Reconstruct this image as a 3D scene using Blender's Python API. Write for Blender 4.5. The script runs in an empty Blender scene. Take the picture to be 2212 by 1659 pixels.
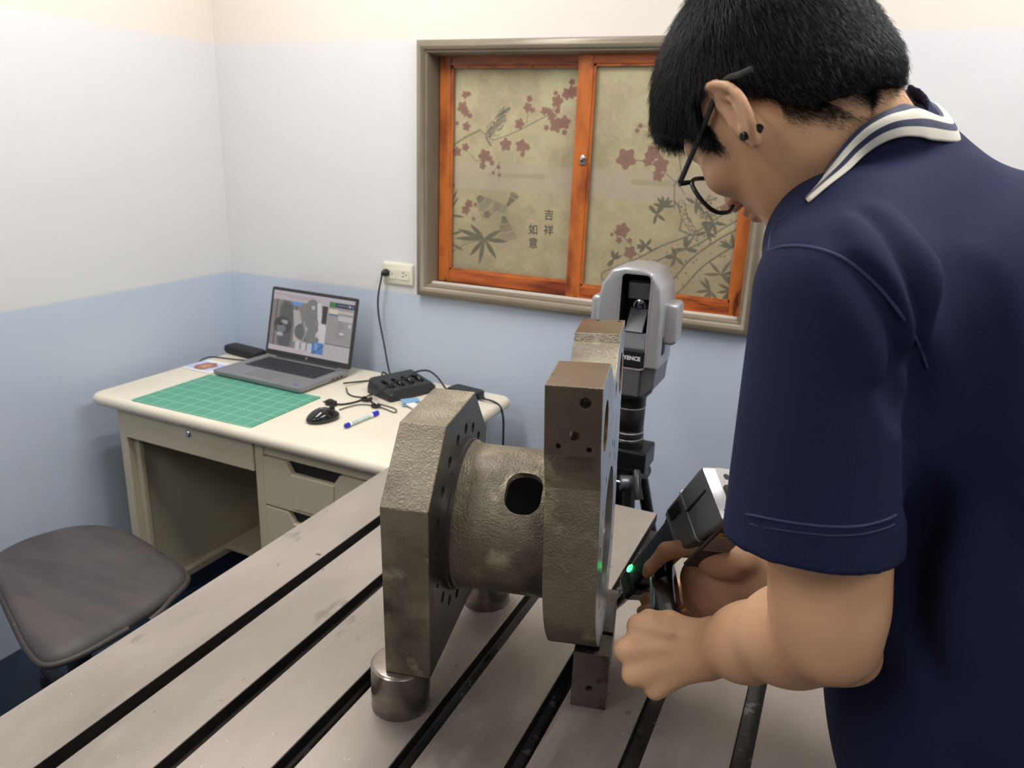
import bpy, bmesh, math, random
import numpy as np
from mathutils import Vector, Matrix, Euler

SC = bpy.context.scene
COL = SC.collection

# ------------------------------------------------------------------ camera, light, exposure
EYE = np.array([0.0, 0.0, 1.5])
RIGHT = np.array([0.911833, 0.409114, 0.036140])
UP = np.array([-0.154010, 0.258900, 0.953547])
FOC = 1666.42
CAMROT = None


def _axes():
    y, p, r = 0.41046541, -0.30367256, 0.03788044
    Ry = np.array([[math.cos(y), -math.sin(y), 0], [math.sin(y), math.cos(y), 0], [0, 0, 1]])
    B = np.column_stack([(1, 0, 0), (0, 0, 1), (0, -1, 0)]).astype(float)
    Rx = np.array([[1, 0, 0], [0, math.cos(p), -math.sin(p)], [0, math.sin(p), math.cos(p)]])
    Rz = np.array([[math.cos(r), -math.sin(r), 0], [math.sin(r), math.cos(r), 0], [0, 0, 1]])
    return Ry @ B @ Rx @ Rz


CR = _axes()
cam_d = bpy.data.cameras.new('camera')
cam_d.sensor_width = 36.0
cam_d.sensor_fit = 'HORIZONTAL'
cam_d.lens = FOC * 36.0 / 2212.0
cam_d.clip_start = 0.02
cam_d.dof.use_dof = True
cam_d.dof.focus_distance = 0.92
cam_d.dof.aperture_fstop = 9.5
cam = bpy.data.objects.new('camera', cam_d)
COL.objects.link(cam)
m4 = Matrix.Identity(4)
for i in range(3):
    for j in range(3):
        m4[i][j] = CR[i, j]
    m4[i][3] = EYE[i]
cam.matrix_world = m4
SC.camera = cam

SC.view_settings.view_transform = 'Standard'
SC.view_settings.look = 'None'
SC.view_settings.gamma = 1.0
SC.view_settings.use_curve_mapping = False
SC.view_settings.exposure = -0.74
SC.cycles.use_denoising = True
SC.cycles.max_bounces = 8
SC.cycles.caustics_reflective = False
SC.cycles.caustics_refractive = False

world = bpy.data.worlds.new('world')
SC.world = world
world.use_nodes = True
world.node_tree.nodes['Background'].inputs[0].default_value = (0.9, 0.95, 1.0, 1)
world.node_tree.nodes['Background'].inputs[1].default_value = 0.15


def area(name, loc, sx, sy, power, col=(1, 1, 1), rot=(0, 0, 0)):
    d = bpy.data.lights.new(name, 'AREA')
    d.shape = 'RECTANGLE'
    d.size = sx
    d.size_y = sy
    d.energy = power
    d.color = col
    o = bpy.data.objects.new(name, d)
    o.location = loc
    o.rotation_euler = rot
    COL.objects.link(o)
    return o


# three twin-tube fluorescent fittings on the ceiling (the fittings themselves are built further down)
LAMPS = [(-1.30, 1.25), (-1.20, -0.75), (0.50, 1.20), (0.75, -0.75)]
LPOW = [15, 10, 18, 8]
for (lx, ly), lp in zip(LAMPS, LPOW):
    for dx in (-0.09, 0.09):
        area('tube_light', (lx + dx, ly, 2.585), 0.035, 1.16, lp, (1.0, 0.985, 0.975))


# ------------------------------------------------------------------ helpers
def lin(c):
    out = []
    for v in c[:3]:
        v = v / 255.0
        out.append(v / 12.92 if v <= 0.04045 else ((v + 0.055) / 1.055) ** 2.4)
    return tuple(out)


def PY(x, y, Y):
    """point where the sight line of photo pixel (x, y) meets the plane Y = const"""
    r = CR @ np.array([(x - 1106) / FOC, -(y - 829.5) / FOC, -1.0])
    return EYE + r * (Y / r[1])


def PZ(x, y, z):
    r = CR @ np.array([(x - 1106) / FOC, -(y - 829.5) / FOC, -1.0])
    return EYE + r * ((z - EYE[2]) / r[2])


def PD(x, y, d):
    """point at depth d along the view axis"""
    return EYE + (CR @ np.array([(x - 1106) / FOC, -(y - 829.5) / FOC, -1.0])) * d


def nd(t, typ, **kw):
    n = t.nodes.new(typ)
    for k, v in kw.items():
        if k.startswith('i_'):
            n.inputs[k[2:].replace('_', ' ')].default_value = v
        elif isinstance(k, str) and hasattr(n, k):
            setattr(n, k, v)
    return n


MATS = {}


def mat(name, col, rough=0.5, metal=0.0, var=None, vscale=20.0, vdet=4.0, vlo=0.35, vhi=0.65, bump=0.0, bscale=200.0, bdist=0.001,
        spec=None, coat=0.0, emit=None, estr=1.0, trans=0.0, ior=1.45, sss=0.0, sheen=0.0, stretch=(1, 1, 1), spots=None, rvar=0.0,
        b2=0.0, b2scale=40.0):
    m = bpy.data.materials.new(name)
    m.use_nodes = True
    t = m.node_tree
    b = t.nodes['Principled BSDF']
    c = lin(col) + (1,)
    b.inputs['Base Color'].default_value = c
    b.inputs['Roughness'].default_value = rough
    b.inputs['Metallic'].default_value = metal
    if spec is not None:
        b.inputs['Specular IOR Level'].default_value = spec
    b.inputs['Coat Weight'].default_value = coat
    b.inputs['Transmission Weight'].default_value = trans
    b.inputs['IOR'].default_value = ior
    if sss:
        b.inputs['Subsurface Weight'].default_value = sss
        b.inputs['Subsurface Radius'].default_value = (0.012, 0.005, 0.003)
        b.inputs['Subsurface Scale'].default_value = 1.0
    if sheen:
        b.inputs['Sheen Weight'].default_value = sheen
        b.inputs['Sheen Roughness'].default_value = 0.5
    if emit:
        b.inputs['Emission Color'].default_value = lin(emit) + (1,)
        b.inputs['Emission Strength'].default_value = estr
    tc = nd(t, 'ShaderNodeTexCoord')
    mp = nd(t, 'ShaderNodeMapping')
    mp.inputs['Scale'].default_value = stretch
    t.links.new(tc.outputs['Object'], mp.inputs['Vector'])
    last = None
    if var:
        n = nd(t, 'ShaderNodeTexNoise')
        n.inputs['Scale'].default_value = vscale
        n.inputs['Detail'].default_value = vdet
        t.links.new(mp.outputs[0], n.inputs['Vector'])
        r = nd(t, 'ShaderNodeMapRange')
        r.inputs['From Min'].default_value = vlo
        r.inputs['From Max'].default_value = vhi
        t.links.new(n.outputs['Fac'], r.inputs['Value'])
        mx = nd(t, 'ShaderNodeMix', data_type='RGBA')
        mx.inputs[6].default_value = c
        mx.inputs[7].default_value = lin(var) + (1,)
        t.links.new(r.outputs[0], mx.inputs[0])
        last = mx.outputs[2]
        if rvar:
            rr = nd(t, 'ShaderNodeMapRange')
            rr.inputs['To Min'].default_value = rough - rvar
            rr.inputs['To Max'].default_value = rough + rvar
            t.links.new(r.outputs[0], rr.inputs['Value'])
            t.links.new(rr.outputs[0], b.inputs['Roughness'])
    if spots:
        # spots = [(colour, noise scale, threshold, softness)]
        for k, (sc_, ns, th, so) in enumerate(spots):
            n = nd(t, 'ShaderNodeTexNoise')
            n.inputs['Scale'].default_value = ns
            n.inputs['Detail'].default_value = 5
            mp2 = nd(t, 'ShaderNodeMapping')
            mp2.inputs['Location'].default_value = (3.1 * k + 1.7, 0.3 * k, 5.2 * k)
            t.links.new(mp.outputs[0], mp2.inputs['Vector'])
            t.links.new(mp2.outputs[0], n.inputs['Vector'])
            r = nd(t, 'ShaderNodeMapRange')
            r.inputs['From Min'].default_value = th
            r.inputs['From Max'].default_value = th + so
            t.links.new(n.outputs['Fac'], r.inputs['Value'])
            mx = nd(t, 'ShaderNodeMix', data_type='RGBA')
            if last is None:
                mx.inputs[6].default_value = c
            else:
                t.links.new(last, mx.inputs[6])
            mx.inputs[7].default_value = lin(sc_) + (1,)
            t.links.new(r.outputs[0], mx.inputs[0])
            last = mx.outputs[2]
    if last is not None:
        t.links.new(last, b.inputs['Base Color'])
    nrm = None
    for (bs, bsc, bd) in ((b2, b2scale, bdist * 4), (bump, bscale, bdist)):
        if bs:
            n = nd(t, 'ShaderNodeTexNoise')
            n.inputs['Scale'].default_value = bsc
            n.inputs['Detail'].default_value = 3
            t.links.new(mp.outputs[0], n.inputs['Vector'])
            bp = nd(t, 'ShaderNodeBump')
            bp.inputs['Strength'].default_value = bs
            bp.inputs['Distance'].default_value = bd
            t.links.new(n.outputs['Fac'], bp.inputs['Height'])
            if nrm is not None:
                t.links.new(nrm, bp.inputs['Normal'])
            nrm = bp.outputs[0]
    if nrm is not None:
        t.links.new(nrm, b.inputs['Normal'])
    MATS[name] = m
    return m


def image_mat(name, arr, rough=0.5, emit=0.0, spec=0.5):
    """material from a picture computed in this script; arr is (h, w, 3) sRGB 0..1, row 0 at the top"""
    h, w = arr.shape[:2]
    im = bpy.data.images.new(name, w, h)
    px = np.ones((h, w, 4), np.float32)
    px[:, :, :3] = np.clip(arr[::-1], 0, 1)
    im.pixels.foreach_set(px.ravel())
    im.update()
    im.pack()
    m = bpy.data.materials.new(name)
    m.use_nodes = True
    t = m.node_tree
    b = t.nodes['Principled BSDF']
    uv = nd(t, 'ShaderNodeUVMap')
    ti = nd(t, 'ShaderNodeTexImage')
    ti.image = im
    ti.extension = 'EXTEND'
    t.links.new(uv.outputs[0], ti.inputs[0])
    b.inputs['Roughness'].default_value = rough
    b.inputs['Specular IOR Level'].default_value = spec
    if emit:
        b.inputs['Base Color'].default_value = (0.02, 0.02, 0.02, 1)
        t.links.new(ti.outputs[0], b.inputs['Emission Color'])
        b.inputs['Emission Strength'].default_value = emit
    else:
        t.links.new(ti.outputs[0], b.inputs['Base Color'])
    return m


class MB:
    """collects verts and faces; build() links them as one mesh object"""

    def __init__(s):
        s.v = []
        s.f = []
        s.mi = []
        s.uv = {}

    def add(s, vs, fs, mi=0):
        o = len(s.v)
        s.v += [tuple(map(float, p)) for p in vs]
        for f in fs:
            s.f.append([i + o for i in f])
            s.mi.append(mi)
        return s

    def box(s, a, b, mi=0, M=None):
        x0, y0, z0 = a
        x1, y1, z1 = b
        vs = [(x0, y0, z0), (x1, y0, z0), (x1, y1, z0), (x0, y1, z0), (x0, y0, z1), (x1, y0, z1), (x1, y1, z1), (x0, y1, z1)]
        if M is not None:
            vs = [M @ Vector(p) for p in vs]
        return s.add(vs, [(0, 3, 2, 1), (4, 5, 6, 7), (0, 1, 5, 4), (1, 2, 6, 5), (2, 3, 7, 6), (3, 0, 4, 7)], mi)

    def prism(s, poly, fn, t0, t1, mi=0):
        """poly 2D ccw, fn(a, b, t) -> 3D"""
        n = len(poly)
        vs = [fn(a, b, t0) for a, b in poly] + [fn(a, b, t1) for a, b in poly]
        fs = [tuple(range(n))[::-1], tuple(range(n, 2 * n))]
        fs += [(i, (i + 1) % n, n + (i + 1) % n, n + i) for i in range(n)]
        return s.add(vs, fs, mi)

    def loft(s, rings, closed=True, caps=True, mi=0):
        n = len(rings[0])
        vs = [p for r in rings for p in r]
        fs = []
        m = n if closed else n - 1
        for k in range(len(rings) - 1):
            for i in range(m):
                j = (i + 1) % n
                fs.append((k * n + i, k * n + j, (k + 1) * n + j, (k + 1) * n + i))
        if caps:
            fs.append(tuple(range(n))[::-1])
            fs.append(tuple(range((len(rings) - 1) * n, len(rings) * n)))
        return s.add(vs, fs, mi)

    def lathe(s, prof, org, ax=(0, 0, 1), n=32, mi=0, caps=True):
        """prof = [(radius, height)]"""
        ax = Vector(ax).normalized()
        q = ax.to_track_quat('Z', 'Y')
        rings = []
        for r, h in prof:
            rings.append([Vector(org) + q @ Vector((r * math.cos(2 * math.pi * i / n), r * math.sin(2 * math.pi * i / n), h)) for i in range(n)])
        return s.loft(rings, True, caps, mi)

    def tube(s, pts, r, n=8, mi=0, caps=True):
        pts = [Vector(p) for p in pts]
        rr = r if hasattr(r, '__len__') else [r] * len(pts)
        rings = []
        up = None
        for i, p in enumerate(pts):
            d = (pts[min(i + 1, len(pts) - 1)] - pts[max(i - 1, 0)]).normalized()
            if up is None:
                up = Vector((0, 0, 1)) if abs(d.z) < 0.9 else Vector((1, 0, 0))
            up = (up - d * up.dot(d)).normalized()
            sd = d.cross(up)
            rings.append([p + rr[i] * (math.cos(2 * math.pi * k / n) * up + math.sin(2 * math.pi * k / n) * sd) for k in range(n)])
        return s.loft(rings, True, caps, mi)

    def mesh(s, name):
        me = bpy.data.meshes.new(name)
        me.from_pydata(s.v, [], s.f)
        if any(s.mi):
            me.polygons.foreach_set('material_index', s.mi)
        bm = bmesh.new()
        bm.from_mesh(me)
        bmesh.ops.recalc_face_normals(bm, faces=bm.faces)
        bm.to_mesh(me)
        bm.free()
        return me

    def build(s, name, mats, parent=None, bevel=0.0, smooth=False, seg=2, angle=35):
        return link(name, s.mesh(name), mats, parent, bevel, smooth, seg, angle)


def link(name, me, mats, parent=None, bevel=0.0, smooth=False, seg=2, angle=35):
    o = bpy.data.objects.new(name, me)
    COL.objects.link(o)
    for m in (mats if isinstance(mats, (list, tuple)) else [mats]):
        me.materials.append(m)
    if bevel:
        b = o.modifiers.new('bevel', 'BEVEL')
        b.width = bevel
        b.segments = seg
        b.limit_method = 'ANGLE'
        b.angle_limit = math.radians(angle)
        b.harden_normals = False
    if smooth:
        me.polygons.foreach_set('use_smooth', [True] * len(me.polygons))
        if smooth != 'all':
            try:
                me.set_sharp_from_angle(angle=math.radians(38))
            except Exception:
                pass
    if parent is not None:
        o.parent = parent
        o.matrix_parent_inverse = parent.matrix_basis.inverted()
    return o


def tag(o, label, cat, group=None, kind=None):
    o['label'] = label
    o['category'] = cat
    if group:
        o['group'] = group
    if kind:
        o['kind'] = kind
    return o


def thing(name, label, cat, loc=(0, 0, 0), group=None):
    o = bpy.data.objects.new(name, None)
    o.empty_display_size = 0.05
    COL.objects.link(o)
    o.location = [float(v) for v in loc]
    return tag(o, label, cat, group)


def structure(o):
    o['kind'] = 'structure'
    return o


def carve(base_me, cutters, solver='EXACT', bevel=0.0, seg=2):
    """returns a new mesh: base minus every cutter mesh"""
    o = bpy.data.objects.new('tmp', base_me)
    COL.objects.link(o)
    tmp = []
    if bevel:
        b = o.modifiers.new('b', 'BEVEL')
        b.width = bevel
        b.segments = seg
        b.limit_method = 'ANGLE'
        b.angle_limit = math.radians(25)
    for c in cutters:
        k = bpy.data.objects.new('cut', c)
        COL.objects.link(k)
        tmp.append(k)
        md = o.modifiers.new('bool', 'BOOLEAN')
        md.operation = 'DIFFERENCE'
        md.solver = solver
        md.object = k
    dg = bpy.context.evaluated_depsgraph_get()
    me = bpy.data.meshes.new_from_object(o.evaluated_get(dg))
    for k in tmp + [o]:
        bpy.data.objects.remove(k)
    return me


def cylm(p, ax, r, L, n=24, r2=None):
    """cylinder mesh from p along ax, length L (used as a cutter)"""
    b = MB()
    b.lathe([(r, 0), (r if r2 is None else r2, L)], p, ax, n)
    return b.mesh('c')


def spline(pts, n=8):
    """Catmull-Rom through the points"""
    P = [np.array(p, float) for p in pts]
    P = [2 * P[0] - P[1]] + P + [2 * P[-1] - P[-2]]
    out = []
    for i in range(1, len(P) - 2):
        for k in range(n):
            t = k / n
            a, b, c, d = P[i - 1], P[i], P[i + 1], P[i + 2]
            out.append(0.5 * ((2 * b) + (c - a) * t + (2 * a - 5 * b + 4 * c - d) * t * t + (3 * b - a - 3 * c + d) * t ** 3))
    out.append(P[-2])
    return out


def rrect(w, h, r, n=5):
    """rounded rectangle outline centred on 0"""
    out = []
    for cx, cy, a0 in ((w / 2 - r, h / 2 - r, 0), (-w / 2 + r, h / 2 - r, 90), (-w / 2 + r, -h / 2 + r, 180), (w / 2 - r, -h / 2 + r, 270)):
        for k in range(n + 1):
            a = math.radians(a0 + 90 * k / n)
            out.append((cx + r * math.cos(a), cy + r * math.sin(a)))
    return out


def text_mesh(body, size, extrude=0.0003, bold=0.0):
    c = bpy.data.curves.new('txt', 'FONT')
    c.body = body
    c.size = size
    c.extrude = extrude
    c.offset = bold
    c.align_x = 'CENTER'
    c.align_y = 'CENTER'
    c.resolution_u = 3
    o = bpy.data.objects.new('txt', c)
    COL.objects.link(o)
    dg = bpy.context.evaluated_depsgraph_get()
    me = bpy.data.meshes.new_from_object(o.evaluated_get(dg))
    bpy.data.objects.remove(o)
    me.materials.clear()
    return me


def frame_m(o, x, y, z):
    """matrix from an origin and three axes"""
    M = Matrix.Identity(4)
    for i in range(3):
        M[i][0], M[i][1], M[i][2], M[i][3] = float(x[i]), float(y[i]), float(z[i]), float(o[i])
    return M
# ------------------------------------------------------------------ materials of the setting
m_wall = bpy.data.materials.new('painted_wall')
m_wall.use_nodes = True
_t = m_wall.node_tree
_b = _t.nodes['Principled BSDF']
_b.inputs['Roughness'].default_value = 0.55
_tc = nd(_t, 'ShaderNodeTexCoord')
_sx = nd(_t, 'ShaderNodeSeparateXYZ')
_t.links.new(_tc.outputs['Object'], _sx.inputs[0])
# three coats of paint: pale blue dado, white, warm cream above
_r = nd(_t, 'ShaderNodeValToRGB')
_r.color_ramp.interpolation = 'LINEAR'
_el = _r.color_ramp.elements
_el[0].position = 0.0
_el[0].color = lin((194, 205, 221)) + (1,)
_el[1].position = 1.0
_el[1].color = lin((230, 222, 211)) + (1,)
for p, c in ((1.004 / 2.7, (194, 205, 221)), (1.007 / 2.7, (222, 221, 221)), (1.780 / 2.7, (222, 221, 223)), (1.786 / 2.7, (230, 222, 211))):
    e = _el.new(p)
    e.color = lin(c) + (1,)
_mr = nd(_t, 'ShaderNodeMath', operation='DIVIDE')
_mr.inputs[1].default_value = 2.7
_t.links.new(_sx.outputs[2], _mr.inputs[0])
_t.links.new(_mr.outputs[0], _r.inputs[0])
_n = nd(_t, 'ShaderNodeTexNoise')
_n.inputs['Scale'].default_value = 3.0
_n.inputs['Detail'].default_value = 3.0
_t.links.new(_tc.outputs['Object'], _n.inputs['Vector'])
_mx = nd(_t, 'ShaderNodeMix', data_type='RGBA', blend_type='MULTIPLY')
_mx.inputs[0].default_value = 0.10
_t.links.new(_r.outputs[0], _mx.inputs[6])
_t.links.new(_n.outputs['Color'], _mx.inputs[7])
_t.links.new(_r.outputs[0], _b.inputs['Base Color'])
_n2 = nd(_t, 'ShaderNodeTexNoise')
_n2.inputs['Scale'].default_value = 9.0
_t.links.new(_tc.outputs['Object'], _n2.inputs['Vector'])
_bp = nd(_t, 'ShaderNodeBump')
_bp.inputs['Strength'].default_value = 0.25
_bp.inputs['Distance'].default_value = 0.006
_t.links.new(_n2.outputs['Fac'], _bp.inputs['Height'])
_t.links.new(_bp.outputs[0], _b.inputs['Normal'])

m_floor = mat('floor_paint', (38, 52, 70), 0.22, var=(28, 40, 56), vscale=4, bump=0.1, bscale=60)
m_ceil = mat('ceiling_paint', (232, 228, 220), 0.8, bump=0.2, bscale=120)

X0, X1, YB, YF, ZC = -2.10, 2.1, 2.18, -1.7, 2.66
structure(MB().box((X0 - .12, YF - .12, -.1), (X1 + .12, YB + .2, 0)).build('floor', m_floor))
structure(MB().box((X0 - .12, YF - .12, ZC), (X1 + .12, YB + .2, ZC + .1)).build('ceiling', m_ceil))
structure(MB().box((X0 - .12, YF - .12, 0), (X0, YB + .2, ZC)).build('wall_left', m_wall))
structure(MB().box((X1, YF - .12, 0), (X1 + .12, YB + .2, ZC)).build('wall_right', m_wall))
structure(MB().box((X0, YF - .12, 0), (X1, YF, ZC)).build('wall_front', mat('grey_front_wall', (126, 124, 122), .7)))
# back wall with the window opening
WX0, WX1, WZ0, WZ1 = -1.262, -0.262, 1.040, 1.750
wb = MB()
wb.box((X0, YB, 0), (WX0, YB + .2, ZC))
wb.box((WX1, YB, 0), (X1, YB + .2, ZC))
wb.box((WX0, YB, 0), (WX1, YB + .2, WZ0))
wb.box((WX0, YB, WZ1), (WX1, YB + .2, ZC))
wb.box((WX0, YB + .15, WZ0), (WX1, YB + .2, WZ1))
structure(wb.build('wall_back', m_wall))

# ------------------------------------------------------------------ ceiling fittings
m_fit = mat('fitting_enamel', (235, 235, 232), 0.4)
m_tube = [mat('lit_tube_%d' % k, (250, 250, 245), .4, emit=(252, 251, 250), estr=e_) for k, e_ in enumerate((34, 20, 38, 16))]
for i, (lx, ly) in enumerate(LAMPS):
    t = thing('ceiling_light', ['twin tube ceiling light over the desk corner', 'twin tube ceiling light behind the photographer on the left',
                                'twin tube ceiling light above the standing man', 'twin tube ceiling light behind the photographer on the right'][i],
              'ceiling light', (lx, ly, ZC), 'twin tube lights on the ceiling')
    MB().prism([(-.13, 0), (.13, 0), (.06, -.035), (-.06, -.035)], lambda a, b, s, lx=lx: (lx + a, s, ZC + b), ly - .62, ly + .62).build('housing', m_fit, t)
    for dx in (-.09, .09):
        for sy in (-.6, .6):
            MB().box((lx + dx - .013, ly + sy - .015, 2.592), (lx + dx + .013, ly + sy + .015, 2.64)).build('lamp_holder', m_fit, t, bevel=.003)
        MB().lathe([(.013, -.585), (.013, .585)], (lx + dx, ly, 2.605), (0, 1, 0), 14).build('tube_lamp', m_tube[i], t, smooth=True)

# ------------------------------------------------------------------ window
m_metal_frame = mat('taupe_frame_paint', (140, 129, 112), 0.35, metal=0.1, var=(128, 118, 100), vscale=6)
m_wood = mat('orange_varnished_wood', (188, 104, 42), 0.38, var=(120, 50, 20), vscale=7, vlo=.46, vhi=.74, stretch=(3, 3, 1), coat=.3,
             spots=[((96, 44, 22), 9, .62, .08)], bump=.15, bscale=90)
m_wood_h = mat('orange_varnished_wood_rail', (186, 96, 40), 0.38, var=(112, 44, 20), vscale=7, vlo=.42, vhi=.7, stretch=(.6, 3, 5), coat=.3,
               spots=[((90, 40, 22), 8, .6, .08)], bump=.15, bscale=90)
m_white_bead = mat('white_sealant', (222, 214, 204), 0.5)
m_chrome = mat('chrome', (200, 198, 195), 0.18, metal=1.0)

win = bpy.data.objects.new('window_1', None)
COL.objects.link(win)
win.location = ((WX0 + WX1) / 2, YB, WZ0)
structure(win)
OX0, OX1, OZ0, OZ1 = -1.292, -0.232, 1.012, 1.780
# moulded outer frame: profile swept round the opening (offset in, depth out of the wall)
prof = [(0.0, 0.0), (0.0, 0.020), (0.006, 0.026), (0.018, 0.030), (0.026, 0.026), (0.030, 0.018), (0.034, 0.018), (0.038, 0.010), (0.040, -0.055), (0.0301, -0.055), (0.0301, 0.0)]
rings = []
for (cx, cz, sx, sz) in ((OX0, OZ0, 1, 1), (OX1, OZ0, -1, 1), (OX1, OZ1, -1, -1), (OX0, OZ1, 1, -1)):
    rings.append([(cx + sx * a, YB - d, cz + sz * a) for a, d in prof])
fb = MB()
n = len(prof)
vs = [p for r in rings for p in r]
fs = []
for k in range(4):
    for i in range(n):
        j = (i + 1) % n
        fs.append((k * n + i, k * n + j, ((k + 1) % 4) * n + j, ((k + 1) % 4) * n + i))
fb.add(vs, fs)
fb.build('outer_frame', m_metal_frame, win, smooth=True)
MB().box((WX0 + .012, YB + .004, WZ0 + .011), (WX1 - .012, YB + .018, WZ0 + .017)).build('sill_bead', m_white_bead, win)

# pictures on the panels (computed here, painted on flat cloth behind the glass)
rng = np.random.default_rng(7)


def c7(x, y):
    return (900 + x / 2.592, 80 + y / 2.592)


class Canvas:
    def __init__(s, w, h, col):
        s.a = np.ones((h, w, 3)) * np.array(col) / 255.0
        s.w, s.h = w, h
        s.yy, s.xx = np.mgrid[0:h, 0:w]

    def _win(s, x, y, r):
        return slice(max(0, int(y - r)), max(0, min(s.h, int(y + r) + 2))), slice(max(0, int(x - r)), max(0, min(s.w, int(x + r) + 2)))

    def mixin(s, sl, m, col):
        col = np.array(col) / 255.0
        s.a[sl] = s.a[sl] * (1 - m[..., None]) + col * m[..., None]

    def dab(s, x, y, r, col, al=1.0, soft=1.5, n=5, amp=.18, ph=0.0):
        sl = s._win(x, y, r * 1.5)
        dx = s.xx[sl] - x
        dy = s.yy[sl] - y
        th = np.arctan2(dy, dx)
        rr = r * (1 + amp * np.cos(n * th + ph))
        s.mixin(sl, np.clip((rr - np.hypot(dx, dy)) / soft, 0, 1) * al, col)

    def stroke(s, pts, w, col, al=1.0, soft=1.2, w2=None):
        pts = [np.array(p, float) for p in pts]
        w2 = w if w2 is None else w2
        for i in range(len(pts) - 1):
            a, b = pts[i], pts[i + 1]
            x0, x1 = sorted((a[0], b[0]))
            y0, y1 = sorted((a[1], b[1]))
            q = max(w, w2) + 3
            sl = (slice(max(0, int(y0 - q)), max(0, min(s.h, int(y1 + q) + 1))), slice(max(0, int(x0 - q)), max(0, min(s.w, int(x1 + q) + 1))))
            px = s.xx[sl] - a[0]
            py = s.yy[sl] - a[1]
            d = b - a
            L = max(d @ d, 1e-6)
            t = np.clip((px * d[0] + py * d[1]) / L, 0, 1)
            tt = (i + t) / (len(pts) - 1)
            ww = w + (w2 - w) * tt
            dist = np.hypot(px - t * d[0], py - t * d[1])
            s.mixin(sl, np.clip((ww / 2 - dist) / soft + .5, 0, 1) * al, col)

    def leaf(s, a, b, w, col, al=.8):
        a = np.array(a, float)
        b = np.array(b, float)
        pts = [a + (b - a) * k / 8 for k in range(9)]
        for k in range(8):
            ww = w * math.sin(math.pi * (k + .7) / 8.6)
            s.stroke([pts[k], pts[k + 1]], ww, col, al, 1.0)

    def rect(s, x0, y0, x1, y1, col, al=1.0):
        s.a[int(y0):int(y1), int(x0):int(x1)] = s.a[int(y0):int(y1), int(x0):int(x1)] * (1 - al) + np.array(col) / 255.0 * al


def blotch(h, w, n, seed):
    r = np.random.default_rng(seed)
    g = r.random((n + 2, int(n * w / h) + 3))
    y = np.linspace(0, n, h)
    x = np.linspace(0, g.shape[1] - 2, w)
    yi = y.astype(int)
    xi = x.astype(int)
    fy = (y - yi)[:, None]
    fx = (x - xi)[None, :]
    fy = fy * fy * (3 - 2 * fy)
    fx = fx * fx * (3 - 2 * fx)
    return (g[yi][:, xi] * (1 - fy) * (1 - fx) + g[yi + 1][:, xi] * fy * (1 - fx) + g[yi][:, xi + 1] * (1 - fy) * fx + g[yi + 1][:, xi + 1] * fy * fx)


PYW = YB + .030
RED = (160, 84, 80)
INK = (70, 68, 56)


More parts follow.
